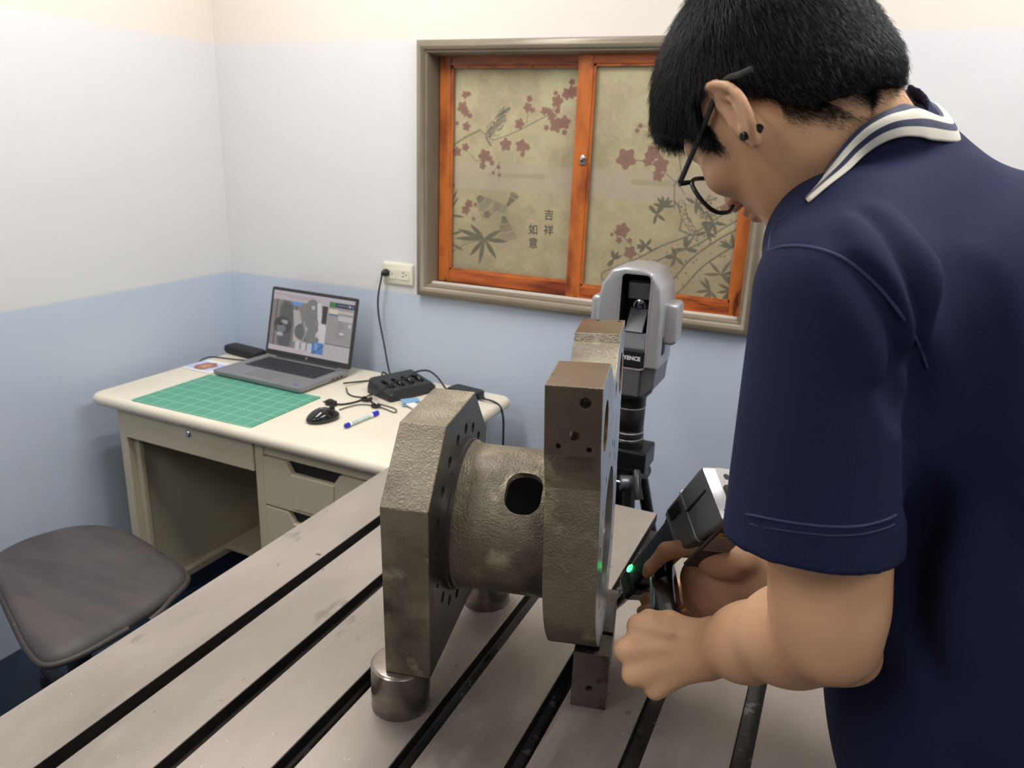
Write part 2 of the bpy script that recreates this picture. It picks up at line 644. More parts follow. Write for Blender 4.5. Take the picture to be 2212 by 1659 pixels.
def panel(x0, x1, z0, z1, right):
    S = 1100.0
    w, h = int((x1 - x0) * S), int((z1 - z0) * S)
    c = Canvas(w, h, (240, 222, 174))
    for n_, am in ((3, .10), (7, .07), (18, .05), (60, .04)):
        c.a *= (1 + am * (blotch(h, w, n_, 11 + n_ + right) - .5) * 2)[..., None]
    # pale pinkish band across the panel: light painted into the cloth colour
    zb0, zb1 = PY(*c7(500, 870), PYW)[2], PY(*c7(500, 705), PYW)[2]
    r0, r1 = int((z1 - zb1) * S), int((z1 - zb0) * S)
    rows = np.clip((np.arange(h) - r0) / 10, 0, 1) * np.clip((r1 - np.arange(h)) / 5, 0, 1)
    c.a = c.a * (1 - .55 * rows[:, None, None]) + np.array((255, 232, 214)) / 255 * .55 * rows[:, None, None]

    def q(x, y):
        p = PY(*c7(x, y), PYW)
        return ((p[0] - x0) * S, (z1 - p[2]) * S)
    k = S / (2.592 * 1666.4 / 2.42)

    def bar(xa, xb, y):  # duller bar inside the painted band of light
        c.stroke([q(xa, y), q(xb, y + (xb - xa) * .03)], 17, (222, 204, 160), .7, 4)
    if not right:
        bar(380, 680, 772)
        for pts, wd in (([(165, 610), (240, 560), (320, 520)], 9), ([(320, 515), (400, 575), (480, 548), (560, 512), (640, 468), (700, 440), (760, 372), (830, 292)], 5),
                        ([(240, 620), (300, 690), (350, 690)], 3), ([(170, 1205), (250, 1160), (350, 1140)], 5), ([(225, 380), (250, 430), (240, 340)], 3),
                        ([(600, 330), (595, 400), (590, 480)], 3), ([(690, 410), (730, 440), (760, 480)], 3), ([(400, 760), (435, 700), (430, 790)], 3)):
            c.stroke([q(*p) for p in pts], wd * k * 1.2, (112, 106, 84), .6, 2)
        fl = [(240, 318, 18), (262, 312, 12), (225, 390, 28), (245, 420, 20), (268, 437, 14), (195, 480, 12), (248, 497, 22), (195, 640, 24), (243, 615, 20),
              (350, 665, 32), (380, 680, 16), (340, 720, 18), (393, 705, 14), (430, 728, 12), (400, 760, 10), (435, 772, 10), (470, 600, 30), (560, 608, 30),
              (592, 616, 16), (565, 655, 14), (548, 483, 25), (605, 340, 16), (595, 390, 22), (622, 405, 14), (690, 410, 20), (715, 408, 14), (730, 440, 22),
              (762, 408, 16), (762, 355, 28), (752, 308, 12), (818, 312, 26), (850, 302, 28), (845, 245, 16), (755, 490, 32), (802, 475, 30), (700, 505, 14),
              (803, 530, 14), (262, 936, 22), (245, 970, 24), (300, 940, 12), (290, 1020, 12), (170, 830, 14)]
        # perched bird
        for _ in range(300):
            t_ = rng.random()
            x = 372 + 90 * t_ + rng.normal(0, 20) * (1 - abs(t_ - .4))
            y = 560 - 140 * t_ + rng.normal(0, 16)
            c.stroke([q(x, y), q(x + 9, y - 12)], 3.0 * k, (76, 74, 60) if rng.random() < .5 else (196, 182, 146), .75)
        c.stroke([q(430, 435), q(490, 396)], 16 * k, (92, 88, 74), .7, 2)
        c.stroke([q(360, 560), q(385, 605)], 10 * k, (80, 76, 66), .7, 2)
        # diving bird with fanned wings
        for a0, a1, L, cx, cy in ((20, 75, 170, 300, 880), (60, 100, 180, 455, 985), (-70, -40, 110, 470, 960)):
            for j in range(15):
                a = math.radians(a0 + (a1 - a0) * j / 14)
                p0 = (cx, cy)
                for r_ in (.35, .62, .9):
                    c.stroke([q(p0[0] + L * (r_ - .22) * math.cos(a), p0[1] + L * (r_ - .22) * math.sin(a)),
                              q(p0[0] + L * r_ * math.cos(a), p0[1] + L * r_ * math.sin(a))], 3.2 * k, (70, 68, 56), .6)
        c.dab(*q(440, 960), 36 * k, (150, 140, 112), .5, 6, 2, .3)
        c.dab(*q(365, 995), 22 * k, (84, 80, 68), .7, 3)
        for e in ((190, 1130), (275, 1055), (440, 1088), (475, 1150), (415, 1242), (322, 1272), (272, 1225), (205, 1080)):
            c.leaf(q(350, 1135), q(*e), 26 * k, (84, 84, 62), .66)
        for e in ((165, 960, 200, 900), (165, 1000, 235, 1010), (165, 1110, 225, 1090), (165, 1160, 230, 1200), (165, 930, 195, 860)):
            c.leaf(q(e[0], e[1]), q(e[2], e[3]), 16 * k, (104, 100, 78), .6)
    else:
        bar(1210, 1500, 812)
        for pts, wd in (([(1320, 560), (1410, 560), (1465, 650), (1480, 760), (1440, 830), (1440, 960)], 6), ([(1225, 690), (1290, 695), (1350, 730), (1460, 820), (1500, 880)], 4),
                        ([(1100, 1080), (1190, 1150), (1210, 1205), (1280, 1240)], 4), ([(1440, 920), (1490, 980), (1470, 1080), (1560, 1120)], 9), ([(1230, 500), (1320, 500), (1420, 540)], 3)):
            c.stroke([q(*p) for p in pts], wd * k * 1.2, (104, 98, 76), .6, 2)
        for pts, wd in (([(1850, 960), (1700, 1040), (1560, 1130), (1380, 1200), (1240, 1270), (1060, 1340)], 52), ([(1850, 1090), (1700, 1170), (1560, 1270), (1440, 1400), (1300, 1480)], 60),
                        ([(1480, 930), (1500, 1010), (1560, 1110)], 26), ([(1640, 900), (1600, 1000), (1700, 960)], 20)):
            pp = [q(*p) for p in spline([np.array(p, float) for p in pts], 5)]
            c.stroke(pp, wd * k * 1.25, (104, 98, 78), .6, 4)
            c.stroke(pp, wd * k * .98, (240, 222, 176), .95, 3)
            for _ in range(46):
                i_ = rng.integers(0, len(pp))
                ox, oy = rng.normal(0, wd * k * .5, 2)
                c.dab(pp[i_][0] + ox, pp[i_][1] + oy, rng.uniform(1.5, 5), (76, 72, 58), .6, 2, 3, .4, rng.random() * 6)
        for cx, cy, s_ in ((1340, 990, 60), (1500, 1185, 70), (1450, 1235, 60), (1700, 1330, 95), (1770, 1180, 80), (1660, 1040, 70), (1620, 1090, 60), (1280, 1170, 50), (1640, 1420, 80),
                           (1760, 1420, 80), (1100, 1245, 50), (1380, 950, 60), (1560, 930, 60)):
            for j in range(6):
                a = rng.uniform(0, 6.28)
                c.leaf(q(cx, cy), q(cx + s_ * math.cos(a), cy + s_ * math.sin(a)), 17 * k, (96, 92, 70), .55)
        fl = [(1170, 680, 44), (1325, 498, 28), (1250, 495, 12), (1232, 522, 12), (1410, 505, 25), (1320, 650, 34), (1290, 695, 22), (1365, 715, 34), (1350, 775, 26),
              (1150, 1080, 32), (1125, 1095, 18), (1090, 1105, 10), (1130, 1137, 16), (1190, 1140, 14), (1192, 1207, 30), (1720, 960, 20), (1780, 950, 22)]
    for x, y, r_ in fl:
        c.dab(*q(x, y), r_ * k * 1.12, RED, .82, 2.5, 5, .16, rng.random() * 6)
        c.dab(*q(x, y), r_ * k * .45, (128, 66, 66), .35, 3)
    return c.a


def flat_uv(name, x0, x1, z0, z1, y, m, parent):
    me = bpy.data.meshes.new(name)
    me.from_pydata([(x0, y, z0), (x1, y, z0), (x1, y, z1), (x0, y, z1)], [], [(0, 1, 2, 3)])
    uv = me.uv_layers.new(name='UVMap')
    for i, c in enumerate(((0, 0), (1, 0), (1, 1), (0, 1))):
        uv.data[i].uv = c
    return link(name, me, m, parent)


# fine insect mesh: clear between the wires
m_mesh = bpy.data.materials.new('insect_mesh')
m_mesh.use_nodes = True
_t = m_mesh.node_tree
_b = _t.nodes['Principled BSDF']
_b.inputs['Base Color'].default_value = lin((196, 184, 156)) + (1,)
_b.inputs['Roughness'].default_value = 0.5
_tc = nd(_t, 'ShaderNodeTexCoord')
_sx = nd(_t, 'ShaderNodeSeparateXYZ')
_t.links.new(_tc.outputs['Object'], _sx.inputs[0])
_w = []
for ax in (0, 2):
    a = nd(_t, 'ShaderNodeMath', operation='MULTIPLY')
    a.inputs[1].default_value = 1 / 0.0034
    _t.links.new(_sx.outputs[ax], a.inputs[0])
    f_ = nd(_t, 'ShaderNodeMath', operation='FRACT')
    _t.links.new(a.outputs[0], f_.inputs[0])
    g_ = nd(_t, 'ShaderNodeMath', operation='LESS_THAN')
    g_.inputs[1].default_value = 0.10
    _t.links.new(f_.outputs[0], g_.inputs[0])
    _w.append(g_)
_m = nd(_t, 'ShaderNodeMath', operation='MAXIMUM')
_t.links.new(_w[0].outputs[0], _m.inputs[0])
_t.links.new(_w[1].outputs[0], _m.inputs[1])
_t.links.new(_m.outputs[0], _b.inputs['Alpha'])

m_pane = bpy.data.materials.new('window_glass')
m_pane.use_nodes = True
_t = m_pane.node_tree
_g = nd(_t, 'ShaderNodeBsdfGlossy')
_g.inputs['Roughness'].default_value = 0.03
_tr = nd(_t, 'ShaderNodeBsdfTransparent')
_fr = nd(_t, 'ShaderNodeFresnel')
_fr.inputs[0].default_value = 1.22
_ms = nd(_t, 'ShaderNodeMixShader')
_t.links.new(_fr.outputs[0], _ms.inputs[0])
_t.links.new(_tr.outputs[0], _ms.inputs[1])
_t.links.new(_g.outputs[0], _ms.inputs[2])
_t.links.new(_ms.outputs[0], _t.nodes['Material Output'].inputs[0])


def sash(x0, x1, z0, z1, y, st, rl, right, parent):
    f = MB()
    th = .028
    f.box((x0, y, z0), (x0 + st[0], y + th, z1))
    f.box((x1 - st[1], y, z0), (x1, y + th, z1))
    o = f.build('sash', m_wood, parent, bevel=.003)
    g = MB()
    g.box((x0 + st[0], y + .001, z0), (x1 - st[1], y + th, z0 + rl[0]))
    g.box((x0 + st[0], y + .001, z1 - rl[1]), (x1 - st[1], y + th, z1))
    g.build('rail', m_wood_h, o, bevel=.002)
    gx0, gx1, gz0, gz1 = x0 + st[0], x1 - st[1], z0 + rl[0], z1 - rl[1]
    bd = MB()
    for a, b in (((gx0, y + .004, gz0), (gx0 + .006, y + .012, gz1)), ((gx1 - .006, y + .004, gz0), (gx1, y + .012, gz1)),
                 ((gx0, y + .004, gz0), (gx1, y + .012, gz0 + .006)), ((gx0, y + .004, gz1 - .006), (gx1, y + .012, gz1))):
        bd.box(a, b)
    bd.build('glazing_bead', m_wood, o)
    flat_uv('insect_screen', gx0, gx1, gz0, gz1, y + .010, m_mesh, o)
    MB().box((gx0, y + .013, gz0), (gx1, y + .0145, gz1)).build('pane', m_pane, o)
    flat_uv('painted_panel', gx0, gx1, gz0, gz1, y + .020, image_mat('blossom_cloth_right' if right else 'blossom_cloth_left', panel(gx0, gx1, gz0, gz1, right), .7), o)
    return o


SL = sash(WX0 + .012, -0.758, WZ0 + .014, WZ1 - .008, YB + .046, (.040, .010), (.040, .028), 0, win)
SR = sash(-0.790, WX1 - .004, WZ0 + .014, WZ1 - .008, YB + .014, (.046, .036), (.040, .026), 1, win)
# calligraphy, four brushed characters on the left panel
m_ink = mat('brush_ink', (42, 40, 36), .7)
for ch, (cx, cy) in (('吉', (740, 1000)), ('祥', (738, 1086)), ('如', (652, 1082)), ('意', (652, 1158))):
    me = text_mesh(ch, .0345, .0002, .0005)
    p = PY(*c7(cx, cy), YB + .0655)
    me.transform(Matrix.Translation((p[0], YB + .0655, p[2])) @ Matrix.Rotation(math.pi / 2, 4, 'X') @ Matrix.Scale(.94, 4, (1, 0, 0)))
    link('character', me, m_ink, SL)
# latch on the meeting stile
lp = PY(1259, 343, YB + .010)
lt = MB()
lt.lathe([(.0095, 0), (.0095, .004), (.006, .006)], (lp[0], YB + .0145, lp[2]), (0, -1, 0), 20)
lt.box((lp[0] - .009, YB + .010, lp[2] - .016), (lp[0] + .009, YB + .0145, lp[2] + .004))
lt.build('latch', m_chrome, SR, smooth=True)
MB().lathe([(.003, 0), (.004, .008), (.002, .012)], (lp[0], YB + .008, lp[2] - .004), (0, -1, -.3), 12).build('latch_knob', mat('dark_steel', (70, 66, 62), .3, metal=.9), SR, smooth=True)

# wall scuffs on the left wall
m_scuff = mat('bare_plaster', (232, 232, 230), .8)
sc = MB()
sc.add([(X0 + .0006, 1.19, .56), (X0 + .0006, 1.196, .558), (X0 + .0006, 1.205, .535)], [(0, 1, 2)])
# ------------------------------------------------------------------ slotted inspection table
ZT = 0.78
m_iron = mat('ground_cast_iron', (162, 152, 144), 0.44, metal=.25, var=(128, 119, 112), vscale=5.5, vdet=8, vlo=.3, vhi=.7, stretch=(1, .45, 1), rvar=.08,
             spots=[((154, 146, 138), 26, .56, .2), ((104, 96, 90), 11, .66, .07), ((196, 190, 182), 260, .715, .03), ((112, 103, 97), 70, .70, .05), ((70, 60, 54), 55, .745, .02)], bump=.12, bscale=500, bdist=.0004)
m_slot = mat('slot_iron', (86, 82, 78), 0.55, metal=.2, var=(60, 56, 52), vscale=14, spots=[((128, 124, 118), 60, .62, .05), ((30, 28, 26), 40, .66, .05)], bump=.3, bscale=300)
m_slotwall = mat('slot_wall_dark', (34, 28, 26), 0.6, var=(22, 18, 17), vscale=20)
m_tbase = mat('table_base_paint', (44, 52, 54), 0.5, var=(34, 40, 42), vscale=9)

TX0, TX1, TY0, TY1 = -0.902, 0.088, 0.22, 1.447
table = thing('slotted_table', 'grey cast iron inspection table with long parallel slots under the machine part', 'table', ((TX0 + TX1) / 2, (TY0 + TY1) / 2, 0))
cent = [-0.776 + 0.12383 * k for k in range(7)]
SW = .0118
prev = TX0
xs = []
for k, c_ in enumerate(cent + [None]):
    x1 = TX1 if c_ is None else c_ - SW
    xs.append((prev, x1))
    if c_ is not None:
        prev = c_ + SW
bars = None
for k, (xa, xb) in enumerate(xs):
    # every land between two slots has the undercut lips of its slots
    ua = 0 if k == 0 else .009
    ub = 0 if k == 7 else .009
    poly = [(xa, 0), (xa, -.018), (xa + ua, -.018), (xa + ua, -.040), (xb - ub, -.040), (xb - ub, -.018), (xb, -.018), (xb, 0)]
    MB().prism(poly, lambda a, b, s: (a, s, ZT + b), TY0, TY1).build('table_land', [m_iron], table, bevel=.0007, seg=1)
for c_ in cent:
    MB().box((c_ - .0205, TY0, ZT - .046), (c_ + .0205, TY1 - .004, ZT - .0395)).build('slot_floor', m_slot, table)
MB().box((TX0, TY0, ZT - .10), (TX1, TY1, ZT - .0455)).build('slab', m_iron, table, bevel=.002)
for c_ in cent:   # dark-coloured inner walls of the slots, thin facings
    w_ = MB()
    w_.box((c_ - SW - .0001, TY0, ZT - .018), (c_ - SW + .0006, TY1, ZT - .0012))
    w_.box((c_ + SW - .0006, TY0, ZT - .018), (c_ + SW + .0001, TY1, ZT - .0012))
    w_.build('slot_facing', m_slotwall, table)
MB().box((TX0 + .04, TY0 + .04, ZT - .26), (TX1 - .04, TY1 - .04, ZT - .10)).build('body', m_tbase, table, bevel=.006)
for lx in (TX0 + .12, TX1 - .12):
    for ly in (TY0 + .15, TY1 - .15):
        MB().box((lx - .06, ly - .06, 0.02), (lx + .06, ly + .06, ZT - .26)).build('leg', m_tbase, table, bevel=.005)
        MB().lathe([(.05, 0), (.05, .012), (.03, .02)], (lx, ly, 0), (0, 0, 1), 20).build('foot', m_slot, table)

# ------------------------------------------------------------------ turned steel risers under the casting
m_steel = mat('turned_steel', (146, 138, 130), 0.30, metal=.85, var=(118, 110, 104), vscale=14, stretch=(1, 1, 3), rvar=.06, spots=[((84, 74, 66), 18, .64, .08)])


def riser(x, y, label):
    o = MB().lathe([(.036, 0), (.039, .0015), (.039, .0626), (.0365, .0652), (.0345, .0656)], (0, 0, 0), (0, 0, 1), 56).build('steel_riser', m_steel, None, smooth=True)
    o.location = (x, y, ZT)
    tag(o, label, 'riser', 'steel risers under the casting')
    return o


riser(-.4635, .7332, 'short round steel riser at the front, under the near corner of the flange')
riser(-.470, 1.005, 'short round steel riser at the back, half hidden behind the flange')

# ------------------------------------------------------------------ vee block under the round plate
WPA = math.radians(-12.56)
U1 = np.array([math.sin(WPA), math.cos(WPA), 0.0])
A1 = np.array([math.cos(WPA), -math.sin(WPA), 0.0])
W1 = np.array([0, 0, 1.0])
m_block = mat('vee_block_steel', (112, 102, 96), 0.42, metal=.6, var=(92, 83, 78), vscale=16, spots=[((70, 58, 52), 24, .62, .08)])


def fV(u, w, a):
    return A1 * a + U1 * u + W1 * (ZT + w)


# profile in (u, w): wide V with a relief slot at its root; the plate (radius .153, centre u .93, w .232) beds in it
vp = [(.866, 0), (1.028, 0), (1.028, .0845), (.9960, .0845), (.952, .0620), (.952, .045), (.942, .045), (.942, .0620), (.912, .0845), (.866, .0845)]
vb = MB().prism(vp, fV, -.0715, -.0245).mesh('vee')
vcut = [cylm(fV(.880, .070, -.046), (0, 0, 1), .0065, .03, 20), cylm(fV(1.013, .070, -.046), (0, 0, 1), .0065, .03, 20),
        cylm(fV(.86, .03, -.048), U1, .0045, .02, 16)]
vme = carve(vb, vcut)
tag(link('vee_block', vme, m_block, None, bevel=.0008), 'dark steel vee block standing under the round end plate', 'vee block')

# ------------------------------------------------------------------ the machined casting
m_cast = mat('sand_cast_iron', (156, 147, 128), 0.46, metal=.65, var=(108, 101, 88), vscale=12, vdet=7, vlo=.3, vhi=.72, rvar=.07,
             spots=[((80, 74, 66), 9, .54, .16), ((186, 176, 152), 22, .58, .16), ((120, 72, 40), 34, .70, .04)],
             bump=1.0, bscale=380, bdist=.0016, b2=.18, b2scale=90)
m_mach = mat('machined_iron', (104, 101, 98), 0.34, metal=.75, var=(86, 83, 80), vscale=18, spots=[((132, 82, 48), 42, .67, .05), ((70, 66, 64), 20, .62, .08)], bump=.08, bscale=400)
m_face = mat('milled_brown_iron', (168, 151, 133), 0.28, metal=1.0, var=(148, 132, 116), vscale=13, spots=[((96, 80, 68), 46, .68, .05)], bump=.05, bscale=500)
m_bore = mat('bored_bright_iron', (196, 194, 188), 0.22, metal=.95, var=(160, 158, 152), vscale=20, stretch=(1, 1, 1))
m_rustbore = mat('rusty_bore', (150, 118, 76), 0.4, metal=.6, var=(96, 70, 44), vscale=60)

casting = thing('machined_casting', 'iron casting of an eight-sided flange, tube and round end plate', 'machine part', fV(.92, .0656, -.274))
# flange, eight-sided with 18 holes and a central bore
fl_poly = [(.790, .0656), (1.058, .0656), (1.0715, .305), (.993, .3865), (.850, .3865), (.7775, .305)]
fl = MB().prism(fl_poly, fV, -.304, -.244).mesh('fl')
cut = [cylm(fV(.93, .232, -.32), A1, .078, .1, 64)]
for k in range(18):
    a = math.radians(20 * k + 2)
    cut.append(cylm(fV(.93 + .118 * math.cos(a), .232 + .118 * math.sin(a), -.29), A1, .0078, .06, 20))
me = carve(fl, cut, bevel=.0015, seg=2)


def paint(me, rules):
    """material index per face from its normal and centre"""
    for p in me.polygons:
        for k, fn in rules:
            if fn(np.array(p.normal), np.array(p.center)):
                p.material_index = k
                break


me.materials.clear()
paint(me, [(1, lambda n, c: abs(n @ A1) > .98 and n @ A1 > 0), (2, lambda n, c: np.hypot((c @ U1) - .93, c[2] - ZT - .232) < .0785 and abs(n @ A1) < .3),
           (1, lambda n, c: abs(n @ A1) < .3 and abs(np.hypot((c @ U1) - .93, c[2] - ZT - .232) - .118) < .0085)])
link('flange', me, [m_cast, m_mach, m_bore], casting)

# end plate frame, leaning two degrees
tl = math.radians(2.04)
th2 = math.radians(-12.48)
U2 = np.array([math.sin(th2), math.cos(th2), 0.0])
A2_ = np.array([math.cos(th2), -math.sin(th2), 0.0])
A2 = A2_ * math.cos(tl) + W1 * math.sin(tl)
W2 = -A2_ * math.sin(tl) + W1 * math.cos(tl)
C2 = np.array([-.2446, .8980, 1.0192])


def f2(u, w, a):
    return C2 + A2 * a + U2 * u + W2 * w


R2 = .153
pp = []
for k in range(45):      # round lower edge, from the front block clockwise under to the back block
    a = math.radians(180 - 10 + (360 - 160) * 0) if False else math.radians(168 + (372 - 168) * k / 44)
    pp.append((R2 * math.cos(a) , R2 * math.sin(a)))
back = [(.166, .060), (.172, .105), (.186, .150), (.190, .160), (.190, .238), (.097, .238), (.090, .226)]
for k in range(9):
    t_ = k / 8
    back.append((.078 - .105 * t_, .2005 + .022 * (2 * t_ - 1) ** 2 - .006 * math.sin(math.pi * t_)))
front = [(-.055, .2385), (-.156, .2385), (-.156, .160), (-.150, .135), (-.143, .115), (-.146, .07)]
poly2 = pp + back + front
pl = MB().prism([(a, b) for a, b in poly2], f2, -.0625, 0.0).mesh('pl')
cut = [cylm(f2(0, 0, -.08), A2, .070, .1, 72), cylm(f2(0, 0, -.010), A2, .080, .02, 72),
       cylm(f2(-.108, .178, -.08), A2, .0175, .1, 40) if False else cylm(f2(-.100, .177, -.08), A2, .030, .1, 40),
       cylm(f2(.140, .172, -.08), A2, .030, .1, 40), cylm(f2(.055, .172, -.03), A2, .012, .05, 24)]
for k in range(16):
    a = math.radians(22.5 * k + 11)
    u_, w_ = .112 * math.cos(a), .112 * math.sin(a)
    cut.append(cylm(f2(u_, w_, -.02), A2, .0052, .03, 14))
for k in range(3):
    cut.append(cylm(f2(-.02 + .018 * k, .150, -.015), A2, .0036, .03, 12))
# holes of the front block: (a, w, radius, depth)
for a_, w_, r_, d_ in ((-.0185, .2215, .0062, .02), (-.0295, .1840, .0062, .05), (-.0465, .1705, .0030, .012), (-.0130, .1685, .0030, .012)):
    cut.append(cylm(f2(-.17, w_, a_), U2, r_, d_ + .014, 24))
for a_ in (-.0385, -.0075):
    cut.append(cylm(f2(.180, .225, a_), W2, .0032, .03, 14))
me = carve(pl, cut, bevel=.0010, seg=2)
me.materials.clear()


def loc2(c):
    d = c - C2
    return d @ U2, d @ W2, d @ A2


def r_of(c, u, w):
    a, b, _ = loc2(c)
    return math.hypot(a - u, b - w)


paint(me, [(1, lambda n, c: (n @ A2) > .9),
           (3, lambda n, c: abs(n @ A2) < .3 and (r_of(c, 0, 0) < .0806)),
           (4, lambda n, c: abs(n @ A2) < .3 and (r_of(c, -.1, .177) < .0305 or r_of(c, .14, .172) < .0305)),
           (3, lambda n, c: abs(n @ A2) < .3 and abs(r_of(c, 0, 0) - .112) < .0056),
           (2, lambda n, c: (n @ W2) > .97 and loc2(c)[1] > .237),
           (2, lambda n, c: (n @ U2) < -.97 and loc2(c)[0] < -.150 and loc2(c)[1] > .158),
           (3, lambda n, c: abs(n @ A2) < .95 and abs(n @ U2) < .9 and loc2(c)[0] < -.10 and loc2(c)[0] > -.1555 and loc2(c)[1] > .163 and loc2(c)[1] < .23 and r_of(c, -.1, .177) > .032)])
m_face2 = mat('ground_plate_face', (176, 184, 190), 0.30, metal=.85, var=(150, 158, 166), vscale=10)
link('end_plate', me, [m_cast, m_face2, m_face, m_bore, m_rustbore], casting)

# tube between them, hollow, with a cast opening near the end plate and a turned shoulder at the flange
axisA = A1
T0 = fV(.93, .232, -.2445)
Lt = .1395


def tr(s):
    return .0975 + .0045 * math.exp(-s / .010)


outer = [(.104, 0), (.104, .006), (.1018, .0075), (.1018, .012)] + [(.0985 if s < .03 else .0975, s) for s in (.014, .03, .06, .09, .12, Lt)]
b_ = MB()
b_.lathe(outer, T0, A1, 96)
tme = b_.mesh('tube')
# opening: rounded slot cut from the upper front
odir = (-U1 * math.cos(math.radians(48)) + W1 * math.sin(math.radians(48)))
oc = fV(.93, .232, -.1475)
tang = np.cross(A1, odir)
sl = rrect(.046, .056, .0195, 6)
ocut = MB().prism(sl, lambda a, b, s: oc + A1 * a + tang * b + odir * s, .03, .14).mesh('oc')
tme = carve(tme, [cylm(T0 - A1 * .02, A1, .084, .2, 72), ocut])
tme.materials.clear()
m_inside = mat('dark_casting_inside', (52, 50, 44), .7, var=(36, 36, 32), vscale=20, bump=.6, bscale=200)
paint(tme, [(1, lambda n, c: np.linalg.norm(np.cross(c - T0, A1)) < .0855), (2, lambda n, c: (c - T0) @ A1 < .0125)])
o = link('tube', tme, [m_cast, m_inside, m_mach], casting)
tme.polygons.foreach_set('use_smooth', [True] * len(tme.polygons))
tme.set_sharp_from_angle(angle=math.radians(30))
# ------------------------------------------------------------------ steel office desk
m_desk = mat('cream_laminate', (226, 218, 200), 0.42, var=(220, 211, 192), vscale=6)
m_dsteel = mat('cream_enamel_steel', (202, 193, 170), 0.45, var=(196, 186, 162), vscale=5)
m_black = mat('black_plastic', (24, 24, 25), 0.42, bump=.05, bscale=900)
m_blackg = mat('black_gloss_plastic', (18, 18, 20), 0.15, coat=.4)
m_rubber = mat('black_cable_rubber', (26, 27, 28), 0.5)
ZD = 0.74
DW, DD = 1.10, 0.655
DA = math.radians(-1.6)
desk = thing('office_desk', 'cream steel office desk with a laptop on it in the room corner', 'desk', (-1.470, 1.800, 0))
desk.rotation_euler = (0, 0, DA)
bpy.context.view_layer.update()


def dput(o):
    """children of the desk are modelled in desk coordinates"""
    o.parent = desk
    o.matrix_parent_inverse = Matrix.Identity(4)
    return o


hx, hy = DW / 2, DD / 2
prof = []
for k in range(9):
    a = math.radians(-90 + 180 * k / 8)
    prof.append((.0165 * math.cos(a), -.0175 + .0165 * math.sin(a)))
ring_pts = []
# top slab with rounded nose all round: stack of rounded rectangles
rings = []
for k in range(9):
    a = math.radians(-90 + 180 * k / 8)
    ins = .016 * (1 - math.cos(a))
    rings.append([(x, y, ZD - .018 + .018 * math.sin(a)) for x, y in rrect(DW - 2 * ins, DD - 2 * ins, .034 - ins * .6, 6)])
mb = MB()
mb.loft(rings)
dput(mb.build('desktop', m_desk, None, smooth=True))
yf = -hy + .030          # front face of the steel body
xl, xk0, xk1, xr = -.470, .070, .100, .470


def dbox(name, a, b, m, bv=.002, parent=None):
    o = MB().box(a, b).build(name, m, None, bevel=bv)
    if parent is None:
        return dput(o)
    o.parent = parent
    return o


dbox('side_panel', (xl, yf + .002, .06), (xl + .032, hy - .02, ZD - .034), m_dsteel)
dbox('side_flange', (xl + .032, yf + .024, .06), (xl + .052, yf + .040, ZD - .14), m_dsteel)
dbox('side_panel', (xr - .032, yf + .002, .06), (xr, hy - .02, ZD - .034), m_dsteel)
dbox('divider', (xk0, yf, .06), (xk1, hy - .02, ZD - .034), m_dsteel)
dbox('back_panel', (xl + .02, hy - .04, .20), (xr - .02, hy - .025, ZD - .034), m_dsteel)
dbox('foot_rail', (xl + .03, yf + .02, .060), (xl + .055, hy - .04, .085), m_dsteel)
dbox('foot_rail', (xl + .03, hy - .09, .060), (xr - .03, hy - .06, .20), m_dsteel)
dbox('bottom_shelf', (xl + .055, .02, .085), (xk0, hy - .06, .10), m_dsteel)
dr = dbox('pencil_drawer', (xl + .034, yf - .004, ZD - .126), (xk0 - .002, yf + .30, ZD - .038), m_dsteel, .003)
lk = MB().lathe([(.0095, 0), (.0105, .003), (.0085, .005), (.004, .0055)], (-.172, yf - .004, ZD - .062), (0, -1, 0), 20).build('lock', m_chrome, None, smooth=True)
lk.parent = dr
# drawer pedestal with scooped grips
dbox('pedestal_rail', (xk1, yf + .004, ZD - .070), (xr - .032, yf + .02, ZD - .034), m_dsteel, .001)
zt = ZD - .074
for i, hgt in enumerate((.140, .140, .250)):
    z1 = zt
    z0 = zt - hgt
    x0, x1 = xk1 + .003, xr - .035
    w = x1 - x0
    m0, m1 = x0 + .098, x1 - .098
    # front with a recessed, chamfered grip in its middle
    poly = [(x0, z0), (x1, z0), (x1, z1), (m1 + .02, z1), (m1, z1 - .03), (m0, z1 - .03), (m0 - .02, z1), (x0, z1)]
    f = MB()
    f.prism(poly, lambda a, b, s: (a, s, b), yf - .004, yf + .012)
    fo = dput(f.build('drawer', m_dsteel, None, bevel=.0015))
    g = MB()
    g.add([(m0 - .02, yf + .0125, z1), (m1 + .02, yf + .0125, z1), (m1, yf + .0125, z1 - .032), (m0, yf + .0125, z1 - .032),
           (m0 - .02, yf + .028, z1), (m1 + .02, yf + .028, z1), (m1, yf + .028, z1 - .032), (m0, yf + .028, z1 - .032)],
          [(4, 5, 6, 7), (0, 3, 7, 4), (1, 2, 6, 5), (0, 1, 2, 3)])
    go = g.build('grip_recess', m_black, None)
    go.parent = fo
    lip = MB().prism([(m0 - .004, z1 - .030), (m1 + .004, z1 - .030), (m1 - .002, z0 + .01), (m0 + .002, z0 + .01)], lambda a, b, s: (a, s, b), yf - .0075, yf - .003).build('grip_plate', m_dsteel, None, bevel=.002)
    lip.parent = fo
    zt = z0 - .006
for x_ in (xl + .04, xr - .04):
    for y_ in (yf + .05, hy - .07):
        dput(MB().lathe([(.018, 0), (.018, .012), (.010, .018), (.010, .06)], (x_, y_, 0), (0, 0, 1), 14).build('foot', m_black, None, smooth=True))

